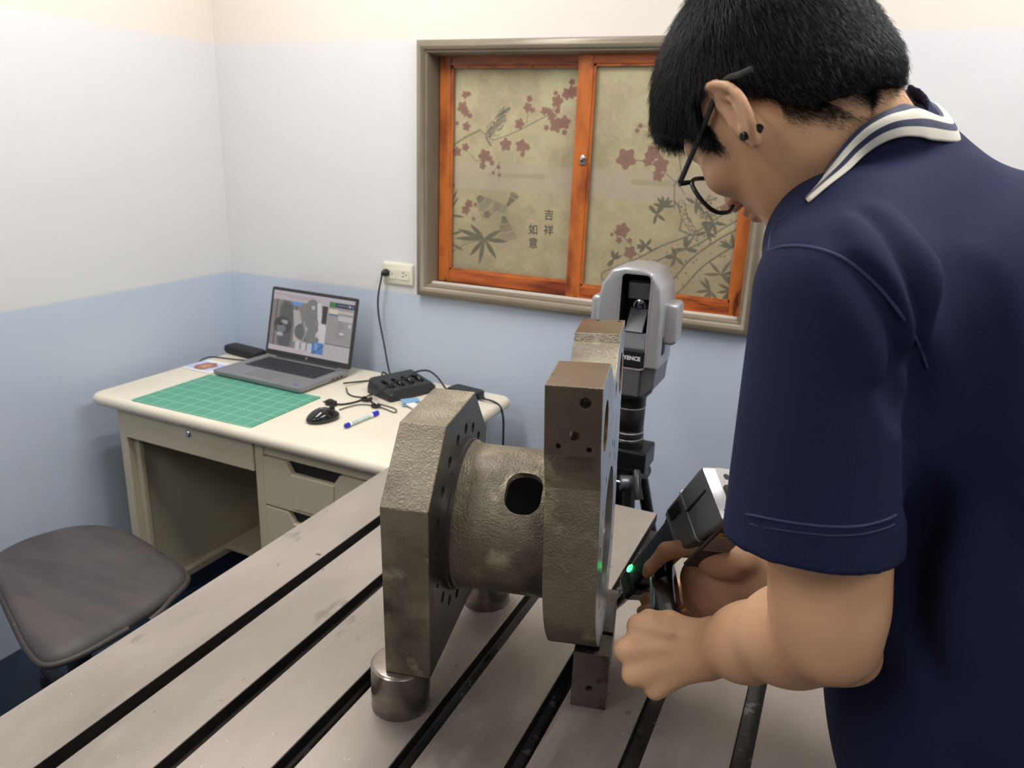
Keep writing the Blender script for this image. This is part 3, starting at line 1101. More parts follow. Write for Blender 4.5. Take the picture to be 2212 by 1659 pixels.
# ------------------------------------------------------------------ green cutting mat
m_mat = bpy.data.materials.new('green_cutting_mat')
m_mat.use_nodes = True
_t = m_mat.node_tree
_b = _t.nodes['Principled BSDF']
_b.inputs['Roughness'].default_value = .55
_tc = nd(_t, 'ShaderNodeTexCoord')
_sx = nd(_t, 'ShaderNodeSeparateXYZ')
_t.links.new(_tc.outputs['Object'], _sx.inputs[0])
_prev = None
for ax in (0, 1):
    for per, wd, al in ((.01, .12, .45), (.05, .055, .85)):
        a = nd(_t, 'ShaderNodeMath', operation='MULTIPLY')
        a.inputs[1].default_value = 1 / per
        _t.links.new(_sx.outputs[ax], a.inputs[0])
        f_ = nd(_t, 'ShaderNodeMath', operation='FRACT')
        _t.links.new(a.outputs[0], f_.inputs[0])
        g_ = nd(_t, 'ShaderNodeMath', operation='LESS_THAN')
        g_.inputs[1].default_value = wd
        _t.links.new(f_.outputs[0], g_.inputs[0])
        h_ = nd(_t, 'ShaderNodeMath', operation='MULTIPLY')
        h_.inputs[1].default_value = al
        _t.links.new(g_.outputs[0], h_.inputs[0])
        if _prev is None:
            _prev = h_
        else:
            mx = nd(_t, 'ShaderNodeMath', operation='MAXIMUM')
            _t.links.new(_prev.outputs[0], mx.inputs[0])
            _t.links.new(h_.outputs[0], mx.inputs[1])
            _prev = mx
_mx = nd(_t, 'ShaderNodeMix', data_type='RGBA')
_mx.inputs[6].default_value = lin((66, 140, 117)) + (1,)
_mx.inputs[7].default_value = lin((150, 205, 180)) + (1,)
_t.links.new(_prev.outputs[0], _mx.inputs[0])
_t.links.new(_mx.outputs[2], _b.inputs['Base Color'])
matm = MB().prism(rrect(.450, .300, .006), lambda a, b, s: (a, b, s), 0, .003).build('cutting_mat', m_mat, None)
matm.location = (-1.637, 1.650, ZD)
matm.rotation_euler = (0, 0, math.radians(-.6))
tag(matm, 'green self-healing cutting mat with a pale grid lying on the desk', 'cutting mat')

# ------------------------------------------------------------------ laptop
m_alu = mat('grey_laptop_aluminium', (142, 142, 144), 0.38, metal=.45)
m_bez = mat('laptop_bezel', (52, 52, 52), 0.45)
m_keys = mat('laptop_keys', (46, 48, 54), 0.5)
LW, LD = .370, .240
lap = thing('laptop', 'open grey laptop showing an inspection program, behind the green mat', 'laptop', (-1.657, 1.914, ZD + .0032))
lap.rotation_euler = (0, 0, math.radians(-3.2))


def lput(o, par=lap):
    o.parent = par
    o.matrix_parent_inverse = Matrix.Identity(4)
    return o


b = MB()
b.loft([[(x, y, z) for x, y in rrect(LW - i, LD - i, .008, 4)] for z, i in ((0.0015, .012), (.004, .003), (.0155, 0), (.017, .001))])
base = lput(b.build('base', m_alu, None, smooth=True))
for x_ in (-LW / 2 + .03, LW / 2 - .03):
    for y_ in (-LD / 2 + .02, LD / 2 - .02):
        f = MB().box((x_ - .012, y_ - .004, 0), (x_ + .012, y_ + .004, .0018)).build('rubber_foot', m_rubber, None)
        f.parent = base
kb = MB().prism(rrect(.300, .110, .004), lambda a, c, s: (a, c + .040, s), .0168, .0173).build('keyboard_well', m_bez, None)
kb.parent = base
keyme = None
for r in range(6):
    n_ = 15 if r < 5 else 9
    kw = .290 / n_
    for c in range(n_):
        if keyme is None or r == 5 or r == 0:
            kk = MB().prism(rrect(kw - .0028, .0150 if r else .009, .0015, 2), lambda a, c_, s: (a, c_, s), 0, .0018).mesh('key')
            kk.materials.append(m_keys)
            if r == 1:
                keyme = kk
        else:
            kk = keyme
        if r == 1 and c == 0:
            keyme = kk
        ko = bpy.data.objects.new('key', kk)
        COL.objects.link(ko)
        ko.parent = kb
        ko.location = (-.145 + kw * (c + .5), .087 - r * .0182 - (.003 if r else 0), .0172)
        if r == 0:
            keyme = None
tp = MB().prism(rrect(.115, .066, .003), lambda a, c, s: (a - .015, c - .066, s), .0168, .0173).build('touchpad', mat('touchpad_grey', (128, 128, 129), .4, metal=.3), None)
tp.parent = base
st = MB().prism(rrect(.018, .011, .005), lambda a, c, s: (a + .145, c - .092, s), .0168, .0174).build('round_badge', mat('blue_sticker', (86, 92, 178), .4), None)
st.parent = base
pr = MB()
for k in range(3):
    pr.box((LW / 2 - .001, .03 + .02 * k, .006), (LW / 2 + .0004, .041 + .02 * k, .0105))
pr.build('port', m_black, None).parent = base

# lid, leaning back
LH = .236
lean = math.radians(13.5)
lid = bpy.data.objects.new('lid', MB().prism(rrect(LW, LH, .008, 4), lambda a, c, s: (a, s, c + LH / 2 + .004), 0, .0065).mesh('lid'))
COL.objects.link(lid)
lid.data.materials.append(m_bez)
lid.parent = lap
lid.location = (0, LD / 2 - .004, .016)
lid.rotation_euler = (-lean, 0, 0)
hb = MB().lathe([(.0045, -.13), (.0045, .13)], (0, LD / 2 - .003, .0175), (1, 0, 0), 12).build('hinge', m_bez, None, smooth=True)
lput(hb)


# screen picture
def screen():
    c = Canvas(860, 530, (208, 196, 202))
    c.rect(0, 0, 860, 10, (214, 204, 226))
    r_ = np.random.default_rng(3)
    for k in range(44):
        x = 12 + k * 10 + r_.integers(0, 4)
        c.rect(x, 26 + (k % 3), x + 6, 33 + (k % 3), (150, 140, 146), .8)
    for k in range(14):
        c.rect(150 + k * 26, 40, 164 + k * 26, 52, (150, 150, 156), .6)
    c.rect(0, 78, 590, 500, (150, 138, 136))
    for x in (48, 128, 200, 262):
        c.stroke([(x, 78), (x, 500 if x == 48 else 170)], 9, (62, 58, 60), 1, 2)
    c.rect(180, 78, 320, 110, (116, 164, 228))
    # casting seen by the camera: left flange, tube, end plate
    c.stroke([(165, 160), (165, 430)], 150, (96, 96, 98), 1, 30)
    c.dab(130, 300, 88, (70, 70, 72), 1, 6, 2, .1)
    c.dab(118, 330, 52, (136, 138, 144), .9, 18, 2, .2)
    c.dab(150, 270, 34, (200, 200, 208), .8, 14, 2, .3)
    c.dab(112, 380, 30, (222, 224, 230), .8, 12, 2, .3)
    c.dab(108, 290, 26, (36, 36, 40), .8, 14, 2, .3)
    for k in range(60):
        t_ = k / 59
        c.rect(228 + 62 * t_ if t_ < .45 else 256 + 6 * t_, 150 + 270 * t_, 300 + 50 * min(t_ * 2, 1), 156 + 270 * t_, (196, 188, 186) if t_ < .5 else (206, 192, 184))
    c.dab(372, 330, 92, (108, 110, 112), 1, 4, 2, .18)
    c.stroke([(430, 100), (400, 240), (470, 400)], 128, (134, 136, 136), 1, 4)
    c.stroke([(360, 240), (392, 330), (360, 420)], 16, (166, 168, 168), 1, 5)
    c.dab(392, 300, 20, (196, 192, 192), .8, 6)
    c.dab(440, 105, 19, (218, 208, 208), 1, 3)
    c.dab(516, 335, 25, (224, 206, 210), 1, 3)
    c.dab(470, 190, 9, (90, 92, 100), 1, 3)
    c.dab(500, 270, 9, (90, 92, 100), 1, 3)
    c.stroke([(500, 78), (520, 190), (556, 300), (580, 420)], 46, (226, 222, 226), 1, 3)
    c.rect(540, 78, 592, 230, (66, 50, 54))
    c.dab(560, 290, 52, (232, 228, 232), 1, 4)
    c.dab(575, 380, 50, (226, 224, 228), 1, 4)
    c.stroke([(0, 505), (600, 505)], 40, (214, 202, 208), 1, 1)
    for x in (290, 356, 420):
        c.rect(x, 420, x + 50, 492, (216, 214, 220))
    c.rect(470, 400, 590, 500, (92, 138, 206))
    c.rect(486, 410, 530, 470, (132, 172, 230))
    c.stroke([(480, 500), (600, 410)], 6, (44, 66, 112), .9)
    c.stroke([(480, 396), (500, 500)], 7, (58, 92, 150), .9)
    c.rect(596, 78, 860, 530, (172, 166, 166))
    c.rect(604, 32, 860, 76, (52, 58, 84))
    c.rect(604, 34, 668, 70, (52, 140, 44))
    for x in (690, 716, 742, 775, 800):
        c.rect(x, 44, x + 16, 60, (150, 150, 162), .7)
    c.dab(812, 52, 11, (236, 214, 214), 1, 2)
    c.dab(842, 54, 10, (110, 140, 210), 1, 2)
    c.rect(604, 92, 700, 140, (240, 226, 200))
    c.rect(604, 132, 700, 146, (76, 120, 196))
    c.rect(704, 96, 856, 120, (214, 204, 206))
    for k in range(9):
        c.rect(712, 190 + k * 17, 752 + (k * 13) % 50, 195 + k * 17, (118, 112, 114), .7)
    c.rect(708, 140, 856, 184, (216, 208, 210))
    c.rect(820, 200, 844, 232, (226, 222, 222))
    c.rect(736, 280, 780, 300, (230, 226, 226))
    c.rect(600, 392, 860, 398, (96, 92, 94))
    c.rect(600, 400, 860, 530, (210, 204, 206))
    for k in range(8):
        c.rect(612 + k * 31, 408, 615 + k * 31, 516, (160, 152, 154), .7)
        c.rect(606, 412 + k * 14, 850, 413 + k * 14, (184, 176, 180), .8)
    return c.a


scr_m = image_mat('laptop_screen', screen(), .35, emit=.95)
sm = bpy.data.meshes.new('screen')
sw, sh = .351, .206
sm.from_pydata([(-sw / 2, -.0004, .023), (sw / 2, -.0004, .023), (sw / 2, -.0004, .023 + sh), (-sw / 2, -.0004, .023 + sh)], [], [(0, 1, 2, 3)])
uvl = sm.uv_layers.new(name='UVMap')
for i, c in enumerate(((0, 0), (1, 0), (1, 1), (0, 1))):
    uvl.data[i].uv = c
so = link('screen', sm, scr_m, None)
so.parent = lid
lg = MB().lathe([(.0052, 0), (.0052, .0008)], (0, -.0006, .0135), (0, -1, 0), 18).build('maker_badge', m_alu, None)
lg.parent = lid

# ------------------------------------------------------------------ mouse
ms = bmesh.new()
bmesh.ops.create_uvsphere(ms, u_segments=32, v_segments=18, radius=1)
for v in ms.verts:
    x, y, z = v.co
    z = max(z, -.35)
    f_ = 1 - .12 * y
    v.co = (x * .0305 * f_, y * .050, (z + .35) * .0275 * (1 - .25 * y * y))
mme = bpy.data.meshes.new('mouse')
ms.to_mesh(mme)
ms.free()
mouse = thing('computer_mouse', 'glossy black wireless mouse on the desk beside the blue pen', 'mouse', (-1.285, 1.643, ZD))
mouse.rotation_euler = (0, 0, math.radians(-24))
o = link('shell', mme, m_blackg, None, smooth='all')
lput(o, mouse)
lput(MB().lathe([(.0, -.003), (.008, -.0025), (.008, .0025), (.0, .003)], (0, .028, .030), (1, 0, 0), 18, caps=False).build('scroll_wheel', m_rubber, None, smooth=True), mouse)
lput(MB().box((-.009, -.008, .0372), (.009, -.003, .0376)).build('printed_name', mat('mouse_print', (120, 120, 122), .5), None), mouse)

# ------------------------------------------------------------------ blue and white pen
pa, pb = PZ(744.5, 921, ZD + .0072), PZ(817, 891, ZD + .0072)
pen = thing('marker_pen', 'white twin-tip marker pen with blue ends lying beside the mouse', 'pen', (pa + pb) / 2)
dv = pb - pa
Lp = float(np.linalg.norm(dv))
m_blue = mat('pen_cap_blue', (40, 42, 178), .35)
m_pw = mat('pen_barrel_print', (206, 216, 212), .35, var=(150, 186, 178), vscale=160, vlo=.45, vhi=.6)
b = MB().lathe([(.0058, 0), (.0058, Lp * .62)], pa + dv * .17, dv, 20).build('barrel', m_pw, pen, smooth=True)
MB().lathe([(.0066, 0), (.0072, .003), (.0072, Lp * .2)], pa + dv * .78, dv, 20).build('cap', m_blue, pen, smooth=True)
MB().lathe([(.0072, 0), (.0072, .008)], pa + dv * .74, dv, 20).build('cap_ring', mat('pen_white', (236, 236, 234), .35), pen, smooth=True)
MB().lathe([(.0030, 0), (.0068, .004), (.0070, Lp * .12)], pa, dv, 20).build('tail_cap', m_blue, pen, smooth=True)
MB().lathe([(.0068, 0), (.0062, Lp * .06)], pa + dv * .12, dv, 20).build('tail_ring', mat('pen_white_tail', (236, 236, 234), .35), pen, smooth=True)


# ------------------------------------------------------------------ photo card (an abstract warm blot) on paper stack
def card():
    c = Canvas(220, 150, (196, 200, 236))
    for k in range(70):
        r_ = 60 * (1 - k / 70)
        col = np.array((120, 60, 60)) * (1 - k / 70) + np.array((246, 196, 110)) * (k / 70)
        c.dab(112 + 8 * math.sin(k), 76 + 6 * math.cos(k * 1.7), max(r_, 3), col, .5, 6, 5, .25, k)
    c.dab(118, 70, 9, (110, 60, 50), .8, 4)
    c.rect(0, 0, 220, 5, (244, 244, 250))
    c.rect(0, 145, 220, 150, (244, 244, 250))
    return c.a


cdm = MB()
m_paper = mat('paper_white', (232, 230, 222), .7)
crd = thing('photo_card', 'small glossy colour print on a thin pad of paper, left of the laptop', 'card', (-1.925, 1.868, ZD))
crd.rotation_euler = (0, 0, math.radians(-3))
lput(MB().box((-.068, -.055, 0), (.068, .06, .005)).build('paper_pad', m_paper, None, bevel=.001), crd)
cm = bpy.data.meshes.new('print')
cm.from_pydata([(-.065, -.05, .0054), (.045, -.05, .0054), (.045, .04, .0054), (-.065, .04, .0054)], [], [(0, 1, 2, 3)])
uvl = cm.uv_layers.new(name='UVMap')
for i, c in enumerate(((0, 0), (1, 0), (1, 1), (0, 1))):
    uvl.data[i].uv = c
lput(link('print', cm, image_mat('warm_print', card(), .3), None), crd)

# glasses case at the wall
cs = thing('black_case', 'long black soft case against the wall behind the laptop', 'case', (-1.930, 2.045, ZD))
cs.rotation_euler = (0, 0, math.radians(-8))
rg = []
for s_, w_ in ((-.085, .6), (-.082, .85), (-.07, 1), (.07, 1), (.082, .85), (.085, .6)):
    rg.append([(s_, y * w_, .016 + z * w_) for y, z in rrect(.058, .032, .012, 4)])
lput(MB().loft(rg).build('body', mat('case_fabric', (34, 34, 38), .6, bump=.3, bscale=300), None, smooth=True), cs)
lput(MB().tube([(-.086, 0, .016), (-.0866, -.02, .016), (-.075, -.0295, .016), (.075, -.0295, .016)], .0012, 6).build('zip', m_blackg, None), cs)
# thin black cord loop left of the laptop
cp = [PZ(x, y, ZD + .0035) for x, y in ((428, 783), (440, 775), (456, 771), (480, 773), (505, 776), (530, 778), (545, 780))]
tag(MB().tube(spline(cp, 6), .0022, 8).build('thin_cord', m_rubber, None, smooth=True), 'thin black cord looped on the desk left of the laptop', 'cord')

# ------------------------------------------------------------------ four-bay battery charger
ch = thing('battery_charger', 'black four-bay battery charger on the desk below the wall socket', 'charger', (-1.232, 1.968, ZD))
ch.rotation_euler = (0, 0, math.radians(68))
m_chg = mat('charger_plastic', (40, 41, 44), .38)
rg = []
CW, CD = .178, .132
for z, i in ((0, .004), (.003, 0), (.020, .001)):
    rg.append([(x, y, z) for x, y in rrect(CW - i, CD - i, .012, 4)])
rg.append([(x, y + .002, .026 + .020 * (y / CD + .5)) for x, y in rrect(CW - .012, CD - .014, .010, 4)])
rg.append([(x, y + .002, .028 + .022 * (y / CD + .5)) for x, y in rrect(CW - .020, CD - .022, .008, 4)])
chm = MB().loft(rg).mesh('charger')
cuts = []
sn = Vector((0, -.18, 1)).normalized()
bays = [-.055, -.019, .019, .055]
for bx_ in bays:
    p = Vector((bx_, -.004, .030))
    cuts.append(MB().prism(rrect(.022, .058, .009, 5), lambda a, c, s, p=p: p + Vector((a, c, c * .18)) + sn * s, -.004, .04).mesh('c'))
cme = carve(chm, cuts)
lput(link('housing', cme, m_chg, None, bevel=.0008), ch)
for bx_ in bays:
    b = MB()
    p = Vector((bx_, -.004, .029))
    b.tube([p + Vector((0, y, z)) for y, z in ((-.022, .001), (-.012, .010), (.002, .016), (.016, .012), (.024, .006))], [.0035, .0045, .005, .0045, .003], 10)
    lput(b.build('contact_arm', m_blackg, None, smooth=True), ch)
    lput(MB().lathe([(.0016, 0), (.0012, .0006)], (bx_, -.044, .0322), (0, -.18, 1), 10).build('lamp_dot', mat('lamp_dot_%d' % int(bx_ * 1000 + 200), (150, 152, 156), .3), None), ch)

# black adapter on the right end of the desk with its cable
ad = thing('usb_hub', 'flat black adapter box at the right end of the desk', 'adapter', (-1.042, 2.035, ZD))
ad.rotation_euler = (0, 0, math.radians(-10))
lput(MB().loft([[(x, y, z) for x, y in rrect(.110 - i, .060 - i, .010, 4)] for z, i in ((0, .004), (.002, 0), (.020, 0), (.023, .003))]).build('shell', m_black, None, smooth=True), ad)
lput(MB().lathe([(.0055, 0), (.0045, .022)], (.055, -.004, .011), (1, -.2, 0), 12).build('strain_relief', m_rubber, None, smooth=True), ad)
# small blue and white paper bag behind the casting
bg = MB()
for k, (dx, dy, rz_) in enumerate(((0, 0, .3), (.012, -.01, -.5), (-.012, .012, .9))):
    M_ = Matrix.Translation((-1.135 + dx, 1.868 + dy, ZD + .002 + .004 * k)) @ Matrix.Rotation(rz_, 4, 'Z') @ Matrix.Rotation(.12 * (k - 1), 4, 'X')
    bg.box((-.026, -.014, 0), (.026, .014, .004), k % 2, M_)
tag(bg.build('paper_scraps', [mat('paper_blue', (120, 160, 196), .6), m_paper], None), 'folded blue and white paper scraps beside the charger', 'paper')

# ------------------------------------------------------------------ cables
zc_ = ZD + .003


def cable(name, pts, r, label, m=m_rubber, n=8, extra=None):
    o = MB().tube(spline(pts, 7), r, n).build(name, m, None, smooth=True)
    return tag(o, label, 'cable')


# socket on the back wall with two outlets
m_sock = mat('ivory_socket_plastic', (226, 220, 202), .35)
outl = thing('wall_socket', 'ivory double wall socket left of the window', 'socket', (-1.372, YB, 1.070))
osz = (.118, .072)
MB().loft([[(-1.372 + x, YB - d, 1.070 + z) for x, z in rrect(osz[0] - i, osz[1] - i, .006, 3)] for d, i in ((0, 0), (.007, .002), (.010, .010))]).build('cover_plate', m_sock, outl, smooth=True)
for k, cx in enumerate((-1.401, -1.347)):
    f = MB().loft([[(cx + x, YB - d, 1.070 + z) for x, z in rrect(.044 - i, .034 - i, .004, 3)] for d, i in ((.0095, 0), (.0125, .001))]).build('outlet', m_sock, outl, smooth=True)
    hb_ = MB()
    for sz_ in (-.006, .006):
        hb_.box((cx - .006, YB - .0129, 1.070 + sz_ - .0012), (cx + .003, YB - .0124, 1.070 + sz_ + .0012))
    hb_.lathe([(.0022, 0), (.0022, .0004)], (cx + .010, YB - .0125, 1.070), (0, -1, 0), 10)
    hb_.build('slot', m_black, outl).parent = f
pl_ = Vector((-1.412, YB - .013, 1.0725))
pc = thing('power_cord', 'black power cord hanging from the wall socket down to the charger', 'cable', pl_)
MB().lathe([(.012, 0), (.0125, .008), (.009, .018), (.005, .022)], pl_, (-.15, -1, -.05), 18).build('plug', m_black, pc, smooth=True)
cpts = [pl_ + Vector((-.004, -.022, -.002)), PY(824, 600, 2.145), PY(817, 640, 2.14), PY(818, 680, 2.14), PY(829, 740, 2.12), PY(838, 790, 2.09), PY(842, 812, 2.07), np.array((-1.345, 2.035, ZD + .03)), np.array((-1.34, 2.02, ZD + .012))]
MB().tube(spline(cpts, 8), .0030, 8).build('lead', m_rubber, pc, smooth=True)

cable('usb_cable', [PZ(742, 828, zc_ + .008), PZ(760, 826, zc_ + .006), PZ(790, 823, zc_), PZ(830, 818, zc_), PZ(856, 813, zc_)], .0028, 'straight black cable running from the laptop side to the charger')
cable('adapter_cable', [PZ(722, 873, zc_), PZ(745, 873, zc_), PZ(775, 866, zc_), PZ(800, 853, zc_), PZ(822, 845, ZD + .045), PZ(850, 826, ZD + .055), PZ(875, 818, ZD + .058), PZ(900, 803, ZD + .055),
                        PZ(925, 801, ZD + .045), PZ(945, 815, ZD + .03), PZ(962, 838, ZD + .01), PZ(975, 850, zc_)], .0030, 'black lead arching over the charger to the right end of the desk')
pg = MB()
pgp = PZ(708, 868, ZD + .009)
pgd = Vector(PZ(730, 873, ZD + .009) - pgp).normalized()
pg.loft([[Vector(pgp) + pgd * s + Vector((-pgd.y, pgd.x, 0)) * a * w + Vector((0, 0, b)) for a, b in rrect(.024, .016, .004, 3)] for s, w in ((0, 1), (.012, .95), (.020, .5), (.032, .35))])
sd_ = Vector((-pgd.y, pgd.x, 0))
for q in (-.006, .006):
    pg.box((-.012, q - .0007, -.003), (0.001, q + .0007, .003), 0, frame_m(pgp, pgd, sd_, (0, 0, 1)))
tag(pg.build('loose_plug', m_black, None, bevel=.0006), 'loose two-pin black plug lying between the mat and the charger', 'plug')
cable('mouse_cable', [PZ(733, 885, zc_), PZ(752, 879, zc_), PZ(775, 874, zc_), PZ(800, 875, zc_), PZ(826, 881, zc_), PZ(852, 891, zc_), PZ(855, 884, zc_), PZ(836, 877, zc_), PZ(815, 872, zc_)], .0019,
      'thin grey-black cable looping behind the mouse', mat('grey_cable', (84, 84, 78), .5))
cable('laptop_lead', [PZ(748, 838, zc_ + .004), PZ(752, 850, zc_), PZ(764, 856, zc_), PZ(778, 858, zc_), PZ(795, 862, zc_), PZ(806, 872, zc_), PZ(812, 880, zc_)], .0022, 'thin black lead from the laptop corner to the tied bundle')
kt = thing('cable_bundle', 'tied bundle of coiled black cable in front of the charger', 'cable', PZ(802, 869, ZD))
k0 = PZ(792, 862, ZD + .008)
k1 = PZ(812, 876, ZD + .008)
for c_, R_ in ((k0, .016), (k1, .013)):
    for q in range(4):
        ph = q * .8
        MB().tube([(c_[0] + (R_ + .003 * math.sin(3 * a + ph)) * math.cos(a), c_[1] + R_ * .62 * math.sin(a), c_[2] + .004 * math.sin(2 * a + ph)) for a in np.linspace(0, 6.28, 22)], .0022, 6, caps=False).build('coil', m_rubber, kt, smooth=True)
cable('hanging_cable', [PZ(1036, 860, ZD + .010), PZ(1062, 866, ZD + .008), PY(1080, 878, 2.02), PY(1087, 905, 2.03), PY(1087, 950, 2.04), PY(1086, 1010, 2.05), (-.868, 2.06, .42), (-.86, 2.07, .2), (-.84, 2.07, .004), (-.74, 2.02, .004)], .0032,
      'black cable hanging over the right end of the desk')

# ------------------------------------------------------------------ chair
m_seat = mat('grey_vinyl_seat', (76, 70, 70), 0.55, var=(64, 60, 61), vscale=7, stretch=(.6, 2, 1), bump=.1, bscale=500, rvar=.08)
m_pipe = mat('seat_piping', (58, 54, 52), 0.5, spots=[((150, 110, 60), 40, .72, .03)])
m_shell = mat('seat_shell', (36, 36, 40), .5)
chair = thing('office_chair', 'worn grey vinyl chair with split piping in front of the desk', 'chair', (-1.60, 1.04, 0))
outl_p = [(-1.322, .99), (-1.332, .885), (-1.362, .832), (-1.43, .842), (-1.53, .880), (-1.64, .925), (-1.76, .975), (-1.835, 1.03), (-1.855, 1.12), (-1.825, 1.215), (-1.77, 1.265), (-1.69, 1.283),
          (-1.58, 1.266), (-1.48, 1.238), (-1.40, 1.216), (-1.352, 1.182), (-1.328, 1.10)]
oc_ = np.array([-1.59, 1.06])
so_ = [np.array(p) for p in spline([np.array(p) for p in outl_p] + [np.array(outl_p[0])], 5)][:-1]


def seat_z(x, y):
    # curls up towards the back (-X) near the near edge, dished in the middle
    t_ = max(0.0, (-1.36 - x) / .30)
    near = max(0.0, min(1.0, (1.03 - y) / .20))
    return .479 + .110 * min(t_, 1.6) ** 2.0 * near ** 1.3 - .010 * math.exp(-((x + 1.55) ** 2 + (y - 1.07) ** 2) / .02)


rings = []
for sc_, dz in ((0.0, .012), (.25, .012), (.5, .011), (.72, .009), (.88, .004), (.96, -.003), (1.0, -.013)):
    rings.append([(oc_[0] + (p[0] - oc_[0]) * sc_, oc_[1] + (p[1] - oc_[1]) * sc_, seat_z(oc_[0] + (p[0] - oc_[0]) * sc_, oc_[1] + (p[1] - oc_[1]) * sc_) + dz) for p in so_])
rings.append([(x, y, z - .012) for x, y, z in rings[-1]])
rings.append([(oc_[0] + (x - oc_[0]) * .9, oc_[1] + (y - oc_[1]) * .9, z - .012) for x, y, z in rings[-1]])
rings.append([(oc_[0] + (x - oc_[0]) * .05, oc_[1] + (y - oc_[1]) * .05, .425) for x, y, z in rings[-1]])
MB().loft(rings).build('seat', m_seat, chair, smooth='all')
bot = [(oc_[0] + (p[0] - oc_[0]) * 1.006, oc_[1] + (p[1] - oc_[1]) * 1.006, seat_z(*p) - .020) for p in so_]
n_ = len(bot)
gap = 3
brk = min(range(n_), key=lambda i: abs(bot[i][0] + 1.325) + abs(bot[i][1] - 1.00))
seqn = [bot[(brk + k) % n_] for k in range(0, n_ - gap + 1)]
hang = [np.array(seqn[-1]) + np.array((.004, -.014, -.012)), np.array(seqn[-2]) + np.array((.005, 0, -.006))]
MB().tube(seqn[:-3] + [hang[1], hang[0]], .0075, 10).build('piping', m_pipe, chair, smooth=True)
# backrest at the -X side
bk = []
for t_ in np.linspace(0, 1, 9):
    z = .50 + .30 * t_
    x = -.02 * math.sin(t_ * 3) - .10 * t_
    w_ = .17 * math.sin(math.pi * (.25 + .62 * t_)) + .02
    ring = []
    for a in np.linspace(0, 2 * math.pi, 20, endpoint=False):
        yy = math.copysign(abs(math.cos(a)) ** .6, math.cos(a)) * w_
        xx = math.copysign(abs(math.sin(a)) ** .8, math.sin(a)) * .020
        xx = x + xx + .9 * yy ** 2
        ring.append((-1.815 + .55 * xx - .83 * yy, 1.00 + .83 * xx + .55 * yy, z))
    bk.append(ring)
MB().loft(bk).build('backrest', m_seat, chair, smooth='all')
MB().tube([(-1.60, 1.05, .40), (-1.75, 1.00, .41), (-1.835, .975, .45), (-1.845, .965, .60)], .016, 10).build('back_bracket', m_shell, chair, smooth=True)
MB().box((-1.68, .98, .385), (-1.50, 1.12, .43)).build('tilt_mechanism', m_shell, chair, bevel=.01)
MB().lathe([(.028, .10), (.028, .28), (.020, .28), (.020, .40)], (-1.59, 1.05, 0), (0, 0, 1), 20).build('gas_post', m_shell, chair, smooth=True)
for k in range(5):
    a = math.radians(72 * k + 20)
    d_ = Vector((math.cos(a), math.sin(a), 0))
    c_ = Vector((-1.59, 1.05, 0))
    MB().tube([c_ + Vector((0, 0, .115)), c_ + d_ * .12 + Vector((0, 0, .105)), c_ + d_ * .27 + Vector((0, 0, .075))], [.024, .020, .014], 10).build('base_arm', m_shell, chair, smooth=True)
    MB().lathe([(.024, -.012), (.027, -.010), (.027, .010), (.024, .012)], c_ + d_ * .27 + Vector((0, 0, .027)), (-d_.y, d_.x, 0), 18).build('caster', m_black, chair, smooth=True)
    MB().lathe([(.008, 0), (.008, .03)], c_ + d_ * .27 + Vector((0, 0, .045)), (0, 0, 1), 10).build('caster_stem', m_shell, chair)
# torn corner of the seat cover with foam showing
fx, fy = -1.375, .862
MB().add([(fx, fy, seat_z(fx, fy) - .0015), (fx - .035, fy + .004, seat_z(fx - .035, fy + .004) - .001), (fx - .06, fy + .016, seat_z(fx - .06, fy + .016) - .0015), (fx - .034, fy + .030, seat_z(fx - .034, fy + .03) + .0055), (fx - .012, fy + .018, seat_z(fx - .012, fy + .018) + .0025)],
         [(0, 1, 2, 3, 4)]).build('torn_foam', mat('yellow_foam', (176, 140, 84), .8, var=(84, 72, 64), vscale=90), chair)
# ------------------------------------------------------------------ optical unit on its tripod behind the table
m_silver = mat('silver_housing', (176, 175, 178), 0.34, metal=.55)
m_silver2 = mat('silver_edge', (196, 195, 197), 0.25, metal=.7)
m_gun = mat('gunmetal_housing', (104, 105, 110), 0.36, metal=.55)
m_tblack = mat('satin_black', (20, 20, 22), 0.32)
m_lens = mat('coated_lens', (44, 34, 70), 0.05, coat=1.0, spec=.9)
m_ltext = mat('white_print', (222, 222, 224), .5)
QX, QY = -.447, 1.755
RX = .010
trk = thing('optical_camera_unit', 'silver optical measuring head with a recessed lens behind the casting', 'measuring head', (QX, QY, .80))
yf_ = QY - .078
out_ = [(-.078, 1.014), (.074, 1.014), (.076, 1.154), (.069, 1.202), (.046, 1.236), (.020, 1.245), (-.020, 1.245), (-.050, 1.236), (-.072, 1.202), (-.080, 1.154)]
hm = MB()
rg = []
for y, k, dz in ((yf_, .93, 0), (yf_ + .012, 1, 0), (QY + .045, 1, 0), (QY + .070, .86, 0)):
    rg.append([(QX + a * k, y, 1.13 + (b - 1.13) * (k * .5 + .5)) for a, b in out_])
hm.loft(rg)
hcut = MB().prism(rrect(.066, .215, .010, 4), lambda a, b, s: (QX + RX + a, s, 1.1220 + b), yf_ - .01, yf_ + .062).mesh('c')
hme = carve(hm.mesh('h'), [hcut], bevel=.004, seg=3)
hme.materials.clear()
paint(hme, [(1, lambda n, c: abs(c[0] - QX - RX) < .0333 and 1.016 < c[2] < 1.2305 and c[1] > yf_ + .003 and c[1] < yf_ + .065)])
link('housing', hme, [m_silver, m_tblack], trk, smooth=True)
